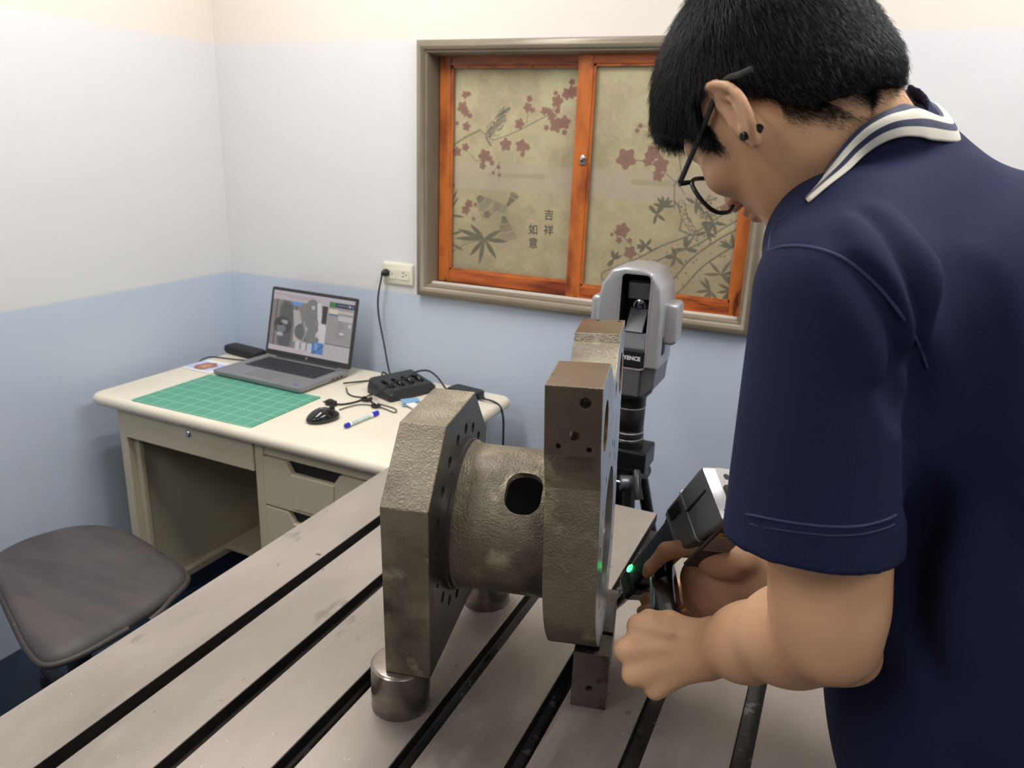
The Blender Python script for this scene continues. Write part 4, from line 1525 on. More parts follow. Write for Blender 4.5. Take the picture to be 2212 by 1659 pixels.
MB().loft([[(QX + RX + a * k, y, 1.1220 + b * (1 + (k - 1) * .3)) for a, b in rrect(.074, .223, .013, 4)] for y, k in ((yf_ - .0015, 1.0), (yf_ + .006, 1.0))] +
          [[(QX + RX + a, y, 1.1220 + b) for a, b in rrect(.066, .215, .010, 4)] for y in (yf_ + .006, yf_ - .0015)] +
          [[(QX + RX + a, yf_ - .0015, 1.1220 + b) for a, b in rrect(.074, .223, .013, 4)]], caps=False).build('recess_rim', m_silver2, trk, smooth=True)
# inside the recess
MB().prism([(.062, 1.2245), (.030, 1.205), (.034, 1.168), (.062, 1.165)], lambda a, b, s: (QX + RX + s, yf_ + a, b), -.026, .026).build('hood', m_gun, trk, bevel=.002)
MB().prism([(.060, 1.160), (.004, 1.098), (.060, 1.098)], lambda a, b, s: (QX + RX + s, yf_ + a, b), -.020, .022).build('lens_tray', m_gun, trk, bevel=.0015)
ax_ = Vector((0, -1, -.25))
b = MB().lathe([(.0175, 0), (.0175, .014), (.0145, .016), (.0135, .012)], (QX + RX, yf_ + .058, 1.153), ax_, 32, caps=True).build('lens_barrel', m_chrome, trk, smooth=True)
MB().lathe([(.0134, .011), (.011, .0145), (.006, .0165), (.0005, .017)], (QX + RX, yf_ + .058, 1.153), ax_, 32).build('lens', m_lens, b, smooth=True)
MB().prism([(.008, 1.096), (-.003, 1.062), (-.003, 1.056), (.060, 1.056), (.060, 1.096)], lambda a, b, s: (QX + RX + s, yf_ + a, b), -.033, .033).build('chin_panel', m_gun, trk, bevel=.002)
nb = MB().box((QX + RX - .034, yf_ - .0035, 1.017), (QX + RX + .034, yf_ + .02, 1.056)).build('name_band', m_tblack, trk, bevel=.0015)
tm = text_mesh('KEYENCE', .0128, .0002, .0004)
tm.transform(Matrix.Translation((QX + RX - .002, yf_ - .0037, 1.0375)) @ Matrix.Rotation(math.pi / 2, 4, 'X'))
link('lettering', tm, m_ltext, nb)
# side pods
for s_ in (-1, 1):
    x0 = QX + s_ * .075
    pod = MB().loft([[(x0 + s_ * a, QY - .012 + y * k, 1.118 + z * k2) for y, z in rrect(.066, .098, .010, 3)] for a, k, k2 in ((-.004, 1, 1), (.020, 1, 1), (.027, .86, .90))])
    pod.build('side_pod', m_silver, trk, smooth=True)
for k in range(6):
    MB().box((QX + .0745, yf_ + .030 + .0042 * k, 1.045), (QX + .0764, yf_ + .0322 + .0042 * k, 1.087)).build('vent_slit', m_tblack, trk)
# lower body, tapering
lo = [(-.062, .962), (-.040, .940), (.044, .940), (.066, .962), (.070, 1.019), (-.070, 1.019)]
MB().prism(lo, lambda a, b, s: (QX + a, s, b), yf_ + .012, QY + .062).build('lower_body', m_gun, trk, bevel=.006, seg=3)
MB().prism([(-.020, .944), (.034, .944), (.036, 1.014), (-.020, 1.014)], lambda a, b, s: (QX + a, s, b), yf_ + .000, yf_ + .02).build('lower_panel', m_gun, trk, bevel=.004)
MB().box((QX - .064, yf_ + .006, .956), (QX - .022, yf_ + .02, 1.010)).build('lower_window', m_tblack, trk, bevel=.003)
MB().lathe([(.046, 0), (.050, -.006), (.040, -.018), (.0375, -.022), (.0375, -.044), (.0355, -.046), (.0370, -.048), (.0370, -.104), (.0355, -.106), (.0385, -.110), (.0385, -.124), (.0360, -.127), (.0400, -.130), (.0400, -.146)],
           (QX + .002, QY - .006, .946), (0, 0, 1), 48).build('neck', m_tblack, trk, smooth=True)
for z_ in (.899, .836, .819):
    MB().lathe([(.0378 if z_ > .85 else .0388, 0), (.0384 if z_ > .85 else .0394, .001), (.0378 if z_ > .85 else .0388, .002)], (QX + .002, QY - .006, z_), (0, 0, 1), 48).build('neck_ring', m_silver, trk, smooth=True)

tri = thing('tripod', 'black tripod standing behind the table under the measuring head', 'tripod', (QX, QY, 0))
MB().box((QX - .055, QY - .050, .744), (QX + .062, QY + .045, .799)).build('head_plate', m_tblack, tri, bevel=.006)
MB().lathe([(.030, .50), (.030, .66), (.044, .67), (.044, .742)], (QX, QY, 0), (0, 0, 1), 28).build('centre_column', m_tblack, tri, smooth=True)
for k in range(3):
    a = math.radians(-62 + 120 * k)
    d_ = Vector((math.cos(a), math.sin(a), 0))
    t_ = Vector((-d_.y, d_.x, 0))
    c_ = Vector((QX, QY, 0))
    j = c_ + d_ * .055 + Vector((0, 0, .715))
    MB().lathe([(.017, -.022), (.019, -.020), (.019, .020), (.017, .022)], j, t_, 22).build('leg_hinge', m_gun, tri, smooth=True)
    MB().lathe([(.006, -.0235), (.006, .0235)], j, t_, 14).build('hinge_bolt', m_chrome, tri, smooth=True)
    lgm = MB().tube([j, c_ + d_ * .135 + Vector((0, 0, .46)), c_ + d_ * .145 + Vector((0, 0, .42))], [.016, .0155, .0155], 14).build('leg', m_tblack, tri, smooth=True)
    MB().lathe([(.019, -.02), (.019, .02)], c_ + d_ * .145 + Vector((0, 0, .42)), d_ * .3 + Vector((0, 0, -1)), 16).build('leg_clamp', m_gun, tri, smooth=True)
    MB().tube([c_ + d_ * .145 + Vector((0, 0, .42)), c_ + d_ * .262 + Vector((0, 0, .02))], .012, 12).build('leg_tube', m_chrome, tri, smooth=True)
    MB().lathe([(.016, 0), (.018, .012), (.013, .028)], c_ + d_ * .266, (0, 0, 1), 14).build('foot', m_rubber, tri, smooth=True)
MB().tube([(QX + .045, QY - .058, .752), (QX + .055, QY - .085, .735), (QX + .066, QY - .098, .70)], [.010, .009, .011], 12).build('lock_lever', m_tblack, tri, smooth=True)
MB().tube([(QX - .02, QY - .052, .715), (QX + .02, QY - .060, .716)], .0045, 10).build('crank', m_chrome, tri, smooth=True)

# ------------------------------------------------------------------ handheld probe, tip on the end plate
m_gray = mat('probe_grey_housing', (112, 110, 108), 0.38, metal=.45)
m_brown = mat('probe_underside', (74, 62, 58), 0.45, metal=.25)
m_pblack = mat('probe_black', (26, 28, 29), 0.34)
m_led = mat('green_led', (60, 255, 120), .3, emit=(60, 255, 110), estr=9.0)
tip = np.array([-.2607, 1.0132, .8092])
b0 = PY(1366, 1262, .985)
b1 = PY(1570, 1044, .925)
e1 = b1 - b0
LB = float(np.linalg.norm(e1))
e1 = e1 / LB
cc = EYE - b0
cc = cc / np.linalg.norm(cc)
nn = cc - e1 * (cc @ e1)
nn /= np.linalg.norm(nn)
pp_ = np.cross(e1, nn)
if pp_ @ CR[:, 1] > 0:
    pp_ = -pp_
an = math.radians(40)
eA = nn * math.cos(an) - pp_ * math.sin(an)
eB = nn * math.sin(an) + pp_ * math.cos(an)
prb = thing('handheld_probe', 'grey and black handheld measuring probe held against the end plate', 'probe', b0)


def sec(s, wa, wb, ca=0.0, cb=0.0, r=.006):
    """cross-section at distance s along the probe; wa = extent along eA, wb along eB"""
    return [b0 + e1 * s + eA * (a + ca) + eB * (b + cb) for a, b in rrect(wa, wb, r, 3)]


MB().loft([sec(-.006, .020, .024, 0, 0, .004), sec(0, .028, .032, 0, 0, .006), sec(.04, .032, .034), sec(LB * .52, .036, .040), sec(LB * .60, .040, .050)]).build('arm', m_pblack, prb, smooth=True)
hd = MB()
hd.loft([sec(LB * .58, .044, .056, 0, .004, .004), sec(LB * .62, .050, .066, .0, .008, .005), sec(LB * .95, .054, .086, 0, .016, .006), sec(LB * .985, .052, .084, 0, .016, .006)])
hdo = hd.build('head', m_gray, prb, smooth=True)
eo = MB()
eo.loft([sec(LB * .984, .052, .084, 0, .016, .006), sec(LB * 1.03, .036, .066, 0, .016, .005)])
eo.build('end_cap', m_silver2, prb, smooth=True)
# seam ring, ribs, side slot
MB().loft([sec(LB * .765, .0535, .080, 0, .0115, .006), sec(LB * .775, .0535, .080, 0, .0117, .006)]).build('seam_band', m_silver2, prb, smooth=True)
for k in range(7):
    s_ = LB * (.635 + .014 * k)
    g = b0 + e1 * s_ + eA * .0262 + eB * -.010
    MB().box((-.001, -.008, -.0005), (.001, .008, .0010), 0, frame_m(g, e1, eB, eA)).build('grip_rib', m_pblack, hdo)
g = b0 + e1 * LB * .86 + eA * .0268 + eB * .006
MB().box((-.024, -.0012, -.001), (.024, .0012, .0008), 0, frame_m(g, e1, eB, eA)).build('side_slot', m_tblack, hdo)
# underside with the caution label
q0 = b0 + e1 * LB * .80 + eB * .0585
MB().box((-.052, -.022, -.004), (.042, .022, .001), 0, frame_m(q0, e1, eA, eB)).build('underside', m_brown, prb, bevel=.001)
lbm = np.array
lab = Canvas(200, 130, (176, 158, 146))
lab.rect(0, 0, 200, 30, (196, 150, 40))
for r_ in range(6):
    for c_ in range(9):
        lab.rect(8 + c_ * 21, 38 + r_ * 15, 22 + c_ * 21 + (r_ * 3) % 5, 43 + r_ * 15, (70, 56, 50), .9)
lme = bpy.data.meshes.new('label')
LF = frame_m(b0 + e1 * LB * .83 + eB * .0602, -np.cross(eA, eB) if False else e1, eA, eB)
# label reads along -eA..: its top edge is the probe's free end
corners = [(-.020, .020), (-.020, -.020), (.020, -.020), (.020, .020)]
lme.from_pydata([LF @ Vector((a, b_, 0)) for a, b_ in corners], [], [(0, 1, 2, 3)])
uvl = lme.uv_layers.new(name='UVMap')
for i, c in enumerate(((0, 0), (1, 0), (1, 1), (0, 1))):
    uvl.data[i].uv = c
lo_ = link('caution_label', lme, image_mat('caution_label', lab.a, .4), prb)
tm = text_mesh('CAUTION', .0058, .0001, .0002)
tm.transform(frame_m(b0 + e1 * (LB * .83 + .0155) + eB * .0604, -eA, e1, eB))
link('caution_word', tm, m_tblack, lo_)
sc_ = b0 + e1 * LB * .66 + eB * .036
MB().lathe([(.004, 0), (.004, .002), (.002, .002), (.002, .0005)], sc_, eB, 16).build('screw', m_tblack, prb, smooth=True)
# display on the end
q1 = b0 + e1 * LB * 1.0302 + eB * .028
dsp = MB().prism(rrect(.036, .032, .005, 4), lambda a, b_, s: q1 + eB * a + eA * b_ + e1 * s, 0, .002).build('display', m_blackg, prb, bevel=.0006)
q2 = q1 + e1 * .0023
MB().box((-.010, -.009, -.0003), (.010, .003, .0002), 0, frame_m(q2 + eB * .0, eB, eA, e1)).build('lit_panel', mat('probe_display_lit', (150, 176, 226), .3, emit=(176, 196, 236), estr=1.1), dsp)
tm = text_mesh('KEYENCE', .0052, .0001, .0002)
tm.transform(frame_m(q2 + eA * .0085, eB, eA, e1))
link('lettering', tm, m_ltext, dsp)
q3 = b0 + e1 * LB * 1.0302 + eB * -.004 + eA * .004
MB().lathe([(.0042, -.0005), (.0042, .0006)], q3, e1, 20).build('sensor_hole', m_tblack, prb)
# fork, stylus and lamp
MB().loft([[b0 + e1 * s + eA * (a * k) + eB * (b_ * k + .004) for a, b_ in rrect(.030, .036, .004, 2)] for s, k in ((-.010, .9), (-.004, 1.06), (.012, 1.1), (.022, 1.0))]).build('probe_mount', m_pblack, prb, bevel=.001)
sb = b0 - e1 * .006 + eB * .004
sv = tip - sb
Ls = float(np.linalg.norm(sv))
MB().lathe([(.0085, 0), (.0080, Ls * .15), (.0060, Ls * .45), (.0028, Ls * .80), (.0010, Ls * .95), (.0008, Ls * .985)], sb, sv, 20).build('stylus', m_steel, prb, smooth=True)
bs = bmesh.new()
bmesh.ops.create_uvsphere(bs, u_segments=16, v_segments=10, radius=.0014)
bmesh.ops.translate(bs, verts=bs.verts, vec=Vector(tip))
bme = bpy.data.meshes.new('ball')
bs.to_mesh(bme)
bs.free()
link('ruby_ball', bme, mat('ruby', (170, 20, 30), .1), prb, smooth='all')
lp_ = b0 + e1 * .026 + eA * .0155 + eB * (-.010)
bs = bmesh.new()
bmesh.ops.create_uvsphere(bs, u_segments=20, v_segments=12, radius=1)
for v in bs.verts:
    q = lp_ + e1 * v.co.x * .0085 + eB * v.co.y * .0042 + eA * v.co.z * .0026
    v.co = q
bme = bpy.data.meshes.new('led')
bs.to_mesh(bme)
bs.free()
link('indicator_lamp', bme, m_led, prb, smooth='all')
# pistol grip coming towards the holder, and its trigger
g0 = b0 + e1 * .078 + eB * .020
g1 = PD(1442, 1352, .935)
gv = g1 - g0
Lg = float(np.linalg.norm(gv))
gu = gv / Lg
gs = np.cross(gu, nn)
gs /= np.linalg.norm(gs)
gn = np.cross(gs, gu)
GR = []
for s, wa, wb in ((-.005, .026, .034), (.02, .030, .036), (.05, .031, .037), (Lg * .8, .032, .038), (Lg, .033, .040), (Lg + .012, .028, .034)):
    GR.append([g0 + gu * s + gs * a + gn * b_ for a, b_ in rrect(wa, wb, .0125, 5)])
MB().loft(GR).build('grip', mat('grip_gloss_black', (22, 24, 25), .22, coat=.3), prb, smooth=True)
MB().loft([[g0 + gu * s + gs * (a - .0185 * 1) + gn * (b_ + .002) for a, b_ in rrect(wa, .018, .004, 3)] for s, wa in ((.006, .006), (.012, .014), (.030, .016), (.040, .006))]).build('trigger', m_pblack, prb, smooth=True)
# ------------------------------------------------------------------ the standing man
class SDF:
    """distance field on a grid; primitives are blended in with a smooth minimum and meshed with surface nets"""

    def __init__(s, lo, hi, h):
        s.lo = np.array(lo, float)
        s.h = h
        s.n = (np.ceil((np.array(hi) - s.lo) / h).astype(int) + 1)
        s.f = np.full(s.n, .05, np.float32)

    def sub(s, lo, hi):
        a = np.maximum(np.floor((lo - s.lo) / s.h).astype(int), 0)
        b = np.minimum(np.ceil((hi - s.lo) / s.h).astype(int) + 1, s.n)
        if np.any(b <= a):
            return None, None
        sl = tuple(slice(i, j) for i, j in zip(a, b))
        g = [(s.lo[i] + s.h * np.arange(a[i], b[i])).astype(np.float32) for i in range(3)]
        return sl, (g[0][:, None, None], g[1][None, :, None], g[2][None, None, :])

    def put(s, d, sl, k, op):
        F = s.f[sl]
        d = d.astype(np.float32)
        if op == 'sub':
            d = -d
            if k <= 0:
                s.f[sl] = np.maximum(F, d)
            else:
                h = np.clip(.5 - .5 * (d - F) / k, 0, 1)
                s.f[sl] = d + (F - d) * h + k * h * (1 - h)
            return
        if k <= 0:
            s.f[sl] = np.minimum(F, d)
        else:
            h = np.clip(.5 + .5 * (F - d) / k, 0, 1)
            s.f[sl] = F + (d - F) * h - k * h * (1 - h)

    def cone(s, a, b, ra, rb, k=.01, op='add', flat=None):
        """tapered capsule; flat = (axis, factor) squeezes it along an axis"""
        a = np.array(a, float)
        b = np.array(b, float)
        m = max(ra, rb) * (1.0 if flat is None else max(1.0, flat[1])) + k + 3 * s.h + .004
        sl, g = s.sub(np.minimum(a, b) - m, np.maximum(a, b) + m)
        if sl is None:
            return
        ab = b - a
        L = max(float(ab @ ab), 1e-9)
        x, y, z = (g[i] - a[i] for i in range(3))
        t = np.clip((x * ab[0] + y * ab[1] + z * ab[2]) / L, 0, 1)
        dx, dy, dz = x - t * ab[0], y - t * ab[1], z - t * ab[2]
        if flat is not None:
            ax = np.array(flat[0], float)
            ax /= np.linalg.norm(ax)
            q = (dx * ax[0] + dy * ax[1] + dz * ax[2]) * (1 / flat[1] - 1)
            dx, dy, dz = dx + q * ax[0], dy + q * ax[1], dz + q * ax[2]
        d = np.sqrt(dx * dx + dy * dy + dz * dz) - (ra + (rb - ra) * t)
        s.put(d, sl, k, op)

    def ell(s, c, r, M=None, k=.01, op='add'):
        c = np.array(c, float)
        r = np.array(r, float)
        m = r.max() + k + 3 * s.h + .004
        sl, g = s.sub(c - m, c + m)
        if sl is None:
            return
        x, y, z = (g[i] - c[i] for i in range(3))
        if M is not None:
            x, y, z = (M[0][i] * x + M[1][i] * y + M[2][i] * z for i in range(3))
        k0 = np.sqrt((x / r[0]) ** 2 + (y / r[1]) ** 2 + (z / r[2]) ** 2)
        k1 = np.sqrt((x / r[0] ** 2) ** 2 + (y / r[1] ** 2) ** 2 + (z / r[2] ** 2) ** 2)
        d = k0 * (k0 - 1) / np.maximum(k1, 1e-6)
        s.put(d, sl, k, op)

    def chain(s, pts, rs, k=.006, op='add'):
        for i in range(len(pts) - 1):
            s.cone(pts[i], pts[i + 1], rs[i], rs[i + 1], k, op)

    def mesh(s, name, smooth_it=2):
        f = s.f
        ins = f < 0
        c = np.zeros(np.array(f.shape) - 1, np.uint8)
        for i in (0, 1):
            for j in (0, 1):
                for k in (0, 1):
                    c += ins[i:f.shape[0] - 1 + i, j:f.shape[1] - 1 + j, k:f.shape[2] - 1 + k]
        act = (c > 0) & (c < 8)
        cells = np.argwhere(act)
        idx = np.full(act.shape, -1, np.int32)
        idx[act] = np.arange(len(cells))
        P = np.zeros((len(cells), 3))
        W = np.zeros(len(cells))
        cor = [(i, j, k) for i in (0, 1) for j in (0, 1) for k in (0, 1)]
        vals = {q: f[cells[:, 0] + q[0], cells[:, 1] + q[1], cells[:, 2] + q[2]].astype(float) for q in cor}
        for q in cor:
            for ax in range(3):
                if q[ax] == 0:
                    r = list(q)
                    r[ax] = 1
                    r = tuple(r)
                    a, b = vals[q], vals[r]
                    m = (a < 0) != (b < 0)
                    t = np.where(m, a / np.where(m, a - b, 1), 0)
                    pt = np.tile(np.array(q, float), (len(cells), 1))
                    pt[:, ax] = t
                    P += pt * m[:, None]
                    W += m
        P = P / W[:, None]
        V = (cells + P) * s.h + s.lo
        quads = []
        for ax in range(3):
            b_, c_ = [(1, 2), (2, 0), (0, 1)][ax]
            lo = [slice(1, n_ - 1) for n_ in f.shape]
            l2 = list(lo)
            lo[ax] = slice(0, f.shape[ax] - 1)
            l2[ax] = slice(1, f.shape[ax])
            A, B = ins[tuple(lo)], ins[tuple(l2)]
            for flip, m in ((False, A & ~B), (True, ~A & B)):
                e = np.argwhere(m)
                if not len(e):
                    continue
                e[:, b_] += 1
                e[:, c_] += 1
                q = []
                for db, dc in ((0, 0), (-1, 0), (-1, -1), (0, -1)):
                    t = e.copy()
                    t[:, b_] += db
                    t[:, c_] += dc
                    q.append(idx[t[:, 0], t[:, 1], t[:, 2]])
                q = np.stack(q, 1)
                quads.append(q if not flip else q[:, ::-1])
        Q = np.concatenate(quads)
        Q = Q[(Q >= 0).all(1)]
        # light Laplacian smoothing
        e = np.concatenate([Q[:, [0, 1]], Q[:, [1, 2]], Q[:, [2, 3]], Q[:, [3, 0]]])
        for _ in range(smooth_it):
            S = np.zeros_like(V)
            N = np.bincount(e[:, 0], minlength=len(V)) + np.bincount(e[:, 1], minlength=len(V))
            for ax in range(3):
                S[:, ax] = np.bincount(e[:, 0], V[e[:, 1], ax], len(V)) + np.bincount(e[:, 1], V[e[:, 0], ax], len(V))
            V = V + .5 * (S / np.maximum(N, 1)[:, None] - V)
        me = bpy.data.meshes.new(name)
        me.vertices.add(len(V))
        me.vertices.foreach_set('co', V.astype(np.float32).ravel())
        me.loops.add(len(Q) * 4)
        me.loops.foreach_set('vertex_index', Q.astype(np.int32).ravel())
        me.polygons.add(len(Q))
        me.polygons.foreach_set('loop_start', np.arange(0, len(Q) * 4, 4, dtype=np.int32))
        me.polygons.foreach_set('loop_total', np.full(len(Q), 4, np.int32))
        me.polygons.foreach_set('use_smooth', np.ones(len(Q), bool))
        me.update(calc_edges=True)
        me.validate()
        return me


m_skin = mat('skin', (224, 178, 140), 0.46, var=(214, 164, 126), vscale=9, vdet=4, spots=[((222, 160, 134), 14, .62, .2)], sss=.10, bump=.22, bscale=520, bdist=.0006, b2=.16, b2scale=55)
m_hair = bpy.data.materials.new('black_hair')
m_hair.use_nodes = True
_b = m_hair.node_tree.nodes['Principled BSDF']
_b.inputs['Base Color'].default_value = lin((14, 12, 11)) + (1,)
_b.inputs['Roughness'].default_value = .33
_b.inputs['Specular IOR Level'].default_value = .42
m_navy = mat('navy_knit', (29, 34, 66), 0.85, var=(25, 30, 58), vscale=4, spec=.25, bump=0, bscale=900)
# knitted cells as fine relief
_t = m_navy.node_tree
_vo = nd(_t, 'ShaderNodeTexVoronoi')
_vo.inputs['Scale'].default_value = 640
_tc = nd(_t, 'ShaderNodeTexCoord')
_t.links.new(_tc.outputs['Object'], _vo.inputs['Vector'])
_bp = nd(_t, 'ShaderNodeBump')
_bp.inputs['Strength'].default_value = .22
_bp.inputs['Distance'].default_value = .0006
_t.links.new(_vo.outputs['Distance'], _bp.inputs['Height'])
_t.links.new(_bp.outputs[0], _t.nodes['Principled BSDF'].inputs['Normal'])
m_rib = mat('navy_rib_collar', (36, 42, 78), 0.8, sheen=.3, bump=.3, bscale=900, bdist=.0006)
m_white = mat('cream_rib_stripe', (226, 222, 208), 0.8, bump=.3, bscale=900, bdist=.0006)
m_trous = mat('dark_trousers', (26, 28, 36), 0.8, bump=.2, bscale=600)
m_shoe = mat('black_shoe', (22, 21, 21), 0.4)

HC = np.array([-.102, .769, 1.559])
HS = .93
HF = np.array([-.494, .408, -.768])
HF /= np.linalg.norm(HF)
HL = np.array([-.503, -.854, -.130])
HL -= HF * (HL @ HF)
HL /= np.linalg.norm(HL)
HU = np.cross(HF, HL)
HM = [HF, HL, HU]


def hp(f, l, u):
    return HC + HS * (HF * f + HL * l + HU * u)


def EL(x, y, l):
    """sight line of pixel (x, y) met with the head's sagittal plane shifted sideways by l"""
    r = CR @ np.array([(x - 1106) / FOC, -(y - 829.5) / FOC, -1.0])
    t = ((HC - EYE) @ HL + l * HS) / (r @ HL)
    return EYE + r * t


MT = [[HF[i], HL[i], HU[i]] for i in range(3)]      # world -> local for SDF.ell (rows per world axis)

NB = PD(1950, 425, .720)
N1 = PD(1862, 335, .700)
LS = PD(1812, 615, .620)
LE = PD(1786, 1374, .662)
LW = PD(1530, 1402, .86)
RS = np.array([.125, 1.020, 1.385])
RW = PD(1655, 1248, 1.01)
RE = np.array([.185, .985, 1.115])

B = SDF((-.26, .46, .86), (.36, 1.12, 1.70), .0022)
# cranium and face
h = lambda *a: hp(*a)
B.ell(h(-.008, 0, .002), np.array((.098, .077, .092)) * HS, MT, .0)
B.ell(h(.036, 0, -.030), np.array((.056, .062, .066)) * HS, MT, .02)
B.ell(h(.040, 0, -.078), np.array((.048, .050, .048)) * HS, MT, .02)
B.ell(h(.074, 0, -.112), np.array((.018, .022, .017)) * HS, MT, .016)
for s_ in (1, -1):
    B.cone(h(.004, .060 * s_, -.060), h(.062, .022 * s_, -.118), .013, .012, .016)      # jaw line
    B.ell(h(.064, .040 * s_, -.048), np.array((.022, .022, .020)) * HS, MT, .014)         # cheekbone
    B.cone(h(.081, .014 * s_, -.008), h(.070, .050 * s_, -.006), .0085, .0075, .010)      # brow
    B.ell(h(.090, .031 * s_, -.024), np.array((.010, .018, .010)) * HS, MT, .008, 'sub')  # eye socket
    B.ell(h(.076, .031 * s_, -.024), np.array((.0125, .0125, .0125)) * HS, MT, .003)      # closed, downcast lids
B.cone(h(.086, 0, -.018), h(.108, 0, -.054), .0065, .0085, .010)
for s_ in (1, -1):
    B.ell(h(.098, .012 * s_, -.057), np.array((.010, .007, .007)) * HS, MT, .005)
B.ell(h(.090, 0, -.079), np.array((.012, .023, .0055)) * HS, MT, .005)
B.ell(h(.089, 0, -.088), np.array((.011, .020, .0060)) * HS, MT, .005)
B.cone(h(.102, .018, -.0835), h(.102, -.018, -.0835), .0016, .0016, .002, 'sub')
# neck and the body hidden by the shirt
nk0 = h(-.040, 0, -.045)
B.cone(nk0, N1, .052, .052, .02)
B.cone(N1, NB, .052, .054, .01)
B.cone(h(-.006, 0, -.072), PD(1832, 405, .705), .047, .046, .02)
B.cone(LS + (NB - LS) * .15 + np.array((.02, 0, -.03)), RS + np.array((0, 0, -.02)), .036, .036, .02)
B.ell((.125, .80, 1.30), (.105, .135, .15), None, .04)
B.ell((.185, .80, 1.08), (.085, .115, .22), None, .05)
# ear (left), drawn as a rolled rim with its hollow
rim = [EL(1534, 204, .074), EL(1530, 188, .082), EL(1546, 181, .089), EL(1572, 185, .094), EL(1596, 204, .097), EL(1612, 232, .097), EL(1622, 260, .095), EL(1625, 284, .091), EL(1632, 306, .084)]
rim = spline(rim, 4)
B.cone(EL(1572, 215, .072), EL(1612, 280, .074), .011, .009, .006)
for i in range(len(rim) - 1):
    t_ = i / (len(rim) - 1)
    B.cone(rim[i] * .97 + EL(1585, 245, .074) * .03, rim[i] * .55 + EL(1585, 245, .072) * .45, .0024, .0036, .003)
B.cone(EL(1572, 222, .090), EL(1592, 262, .088), .0075, .0060, .003, 'sub')
B.chain(rim, [.0031] * (len(rim) - 2) + [.0042, .0048], .0018)
B.chain([EL(1556, 206, .082), EL(1580, 214, .086), EL(1602, 250, .087), EL(1608, 282, .083)], [.0022, .0028, .003, .003], .002)
B.ell(EL(1626, 297, .082), np.array((.007, .0045, .010)) * HS, MT, .004)
B.ell(EL(1588, 268, .079), np.array((.006, .004, .007)) * HS, MT, .003)
# right ear, plain
for i in range(9):
    a = math.radians(-40 + 30 * i)
    p_ = h(-.012 + .018 * math.sin(-a) * .8, -.082 - .008 * math.cos(a) * .5, -.018 + .026 * math.cos(a))
    if i:
        B.cone(q_, p_, .0035, .0035, .003)
    q_ = p_
B.ell(h(-.010, -.078, -.022), np.array((.016, .006, .026)) * HS, MT, .004)
B.ell(h(-.002, -.077, -.050), np.array((.007, .005, .010)) * HS, MT, .004)

# left arm
cm = PD(1710, 1372, .735)
B.cone(LS, LS + (LE - LS) * .5, .048, .048, .02)
B.cone(LS + (LE - LS) * .5, LE + (LS - LE) * .12, .0485, .0495, .02)
B.ell(PD(1838, 1412, .685), (.026, .026, .026), None, .03)                # point of the elbow
B.cone(LE, cm, .040, .0435, .022)
B.cone(cm, cm + (LW - cm) * .5, .0430, .0355, .025)
fl_ax = CR[:, 1] * .9 + CR[:, 0] * .25
B.cone(cm + (LW - cm) * .5, LW, .0322, .0265, .025, flat=(fl_ax, 1.12))
# left hand, a fist closed round the foot of the grip, back of the hand to us
K = [PD(1378, 1352, .895), PD(1349, 1404, .885), PD(1366, 1458, .880), PD(1415, 1490, .880)]
B.cone(LW, PD(1430, 1408, .892), .0232, .026, .016, flat=(fl_ax, 1.35))
for i, (kx, ky) in enumerate(((1478, 1368), (1474, 1398), (1478, 1424), (1490, 1446))):
    B.cone(PD(kx, ky, .868), K[i], .0125, .0105 - .0006 * i, .012)
    B.cone(PD(kx - 30, ky, .860 + .004 * i), K[i], .0040, .0045, .009)      # tendons
    if i < 3:
        B.cone(K[i] * .9 + PD(1478, 1400, .87) * .1, K[i + 1] * .9 + PD(1478, 1400, .87) * .1, .0102, .0098, .012)
B.ell(PD(1425, 1415, .905), np.array((.034, .030, .030)), None, .02)
for i, k_ in enumerate(K):
    B.ell(k_, np.array((.0118, .0118, .0118)) * (1 - .05 * i), None, .006)
PIP = [PD(1372, 1352, .945), PD(1358, 1398, .940), PD(1374, 1442, .930), PD(1410, 1470, .922)]
DIP = [PD(1410, 1362, .968), PD(1402, 1400, .962), PD(1412, 1436, .952), PD(1440, 1458, .940)]
TP = [PD(1432, 1372, .955), PD(1428, 1404, .950), PD(1436, 1430, .940), PD(1455, 1448, .932)]
for i in range(4):
    B.chain([K[i], PIP[i], DIP[i], TP[i]], [.0102 - .0006 * i, .0092 - .0006 * i, .0080 - .0005 * i, .0072 - .0005 * i], .0025)
# left thumb laid over the top of the fist
B.chain([PD(1500, 1372, .868), PD(1447, 1346, .880), PD(1402, 1338, .905), PD(1376, 1342, .928)], [.0165, .0135, .0108, .0085], .006)

# right arm and hand round the grip; the palm faces the camera
B.cone(RS, RE, .046, .039, .02)
B.cone(RE, RE + (RW - RE) * .45, .040, .039, .02)
B.cone(RE + (RW - RE) * .45, RW, .038, .029, .02)
pm = PD(1575, 1252, 1.025)
B.cone(RW, pm, .029, .031, .02)
B.ell(PD(1556, 1214, .992), np.array((.034, .020, .022)), None, .012)      # thenar pad
B.cone(PD(1610, 1212, 1.0), PD(1520, 1184, .995), .021, .0165, .012)
B.ell(PD(1552, 1288, 1.018), np.array((.040, .022, .028)), None, .014)      # heel of the hand
B.cone(PD(1620, 1300, 1.03), PD(1530, 1318, 1.035), .016, .015, .014)
B.cone(PD(1535, 1222, 1.065), PD(1500, 1230, 1.085), .018, .013, .012)
B.chain([PD(1530, 1188, .998), PD(1480, 1182, 1.002), PD(1440, 1190, 1.014), PD(1405, 1226, 1.024), PD(1398, 1238, 1.028)], [.0155, .0122, .0112, .0085, .0070], .0045)
KR = [PD(1535, 1235, 1.095), PD(1530, 1262, 1.090), PD(1528, 1288, 1.080), PD(1528, 1312, 1.070)]
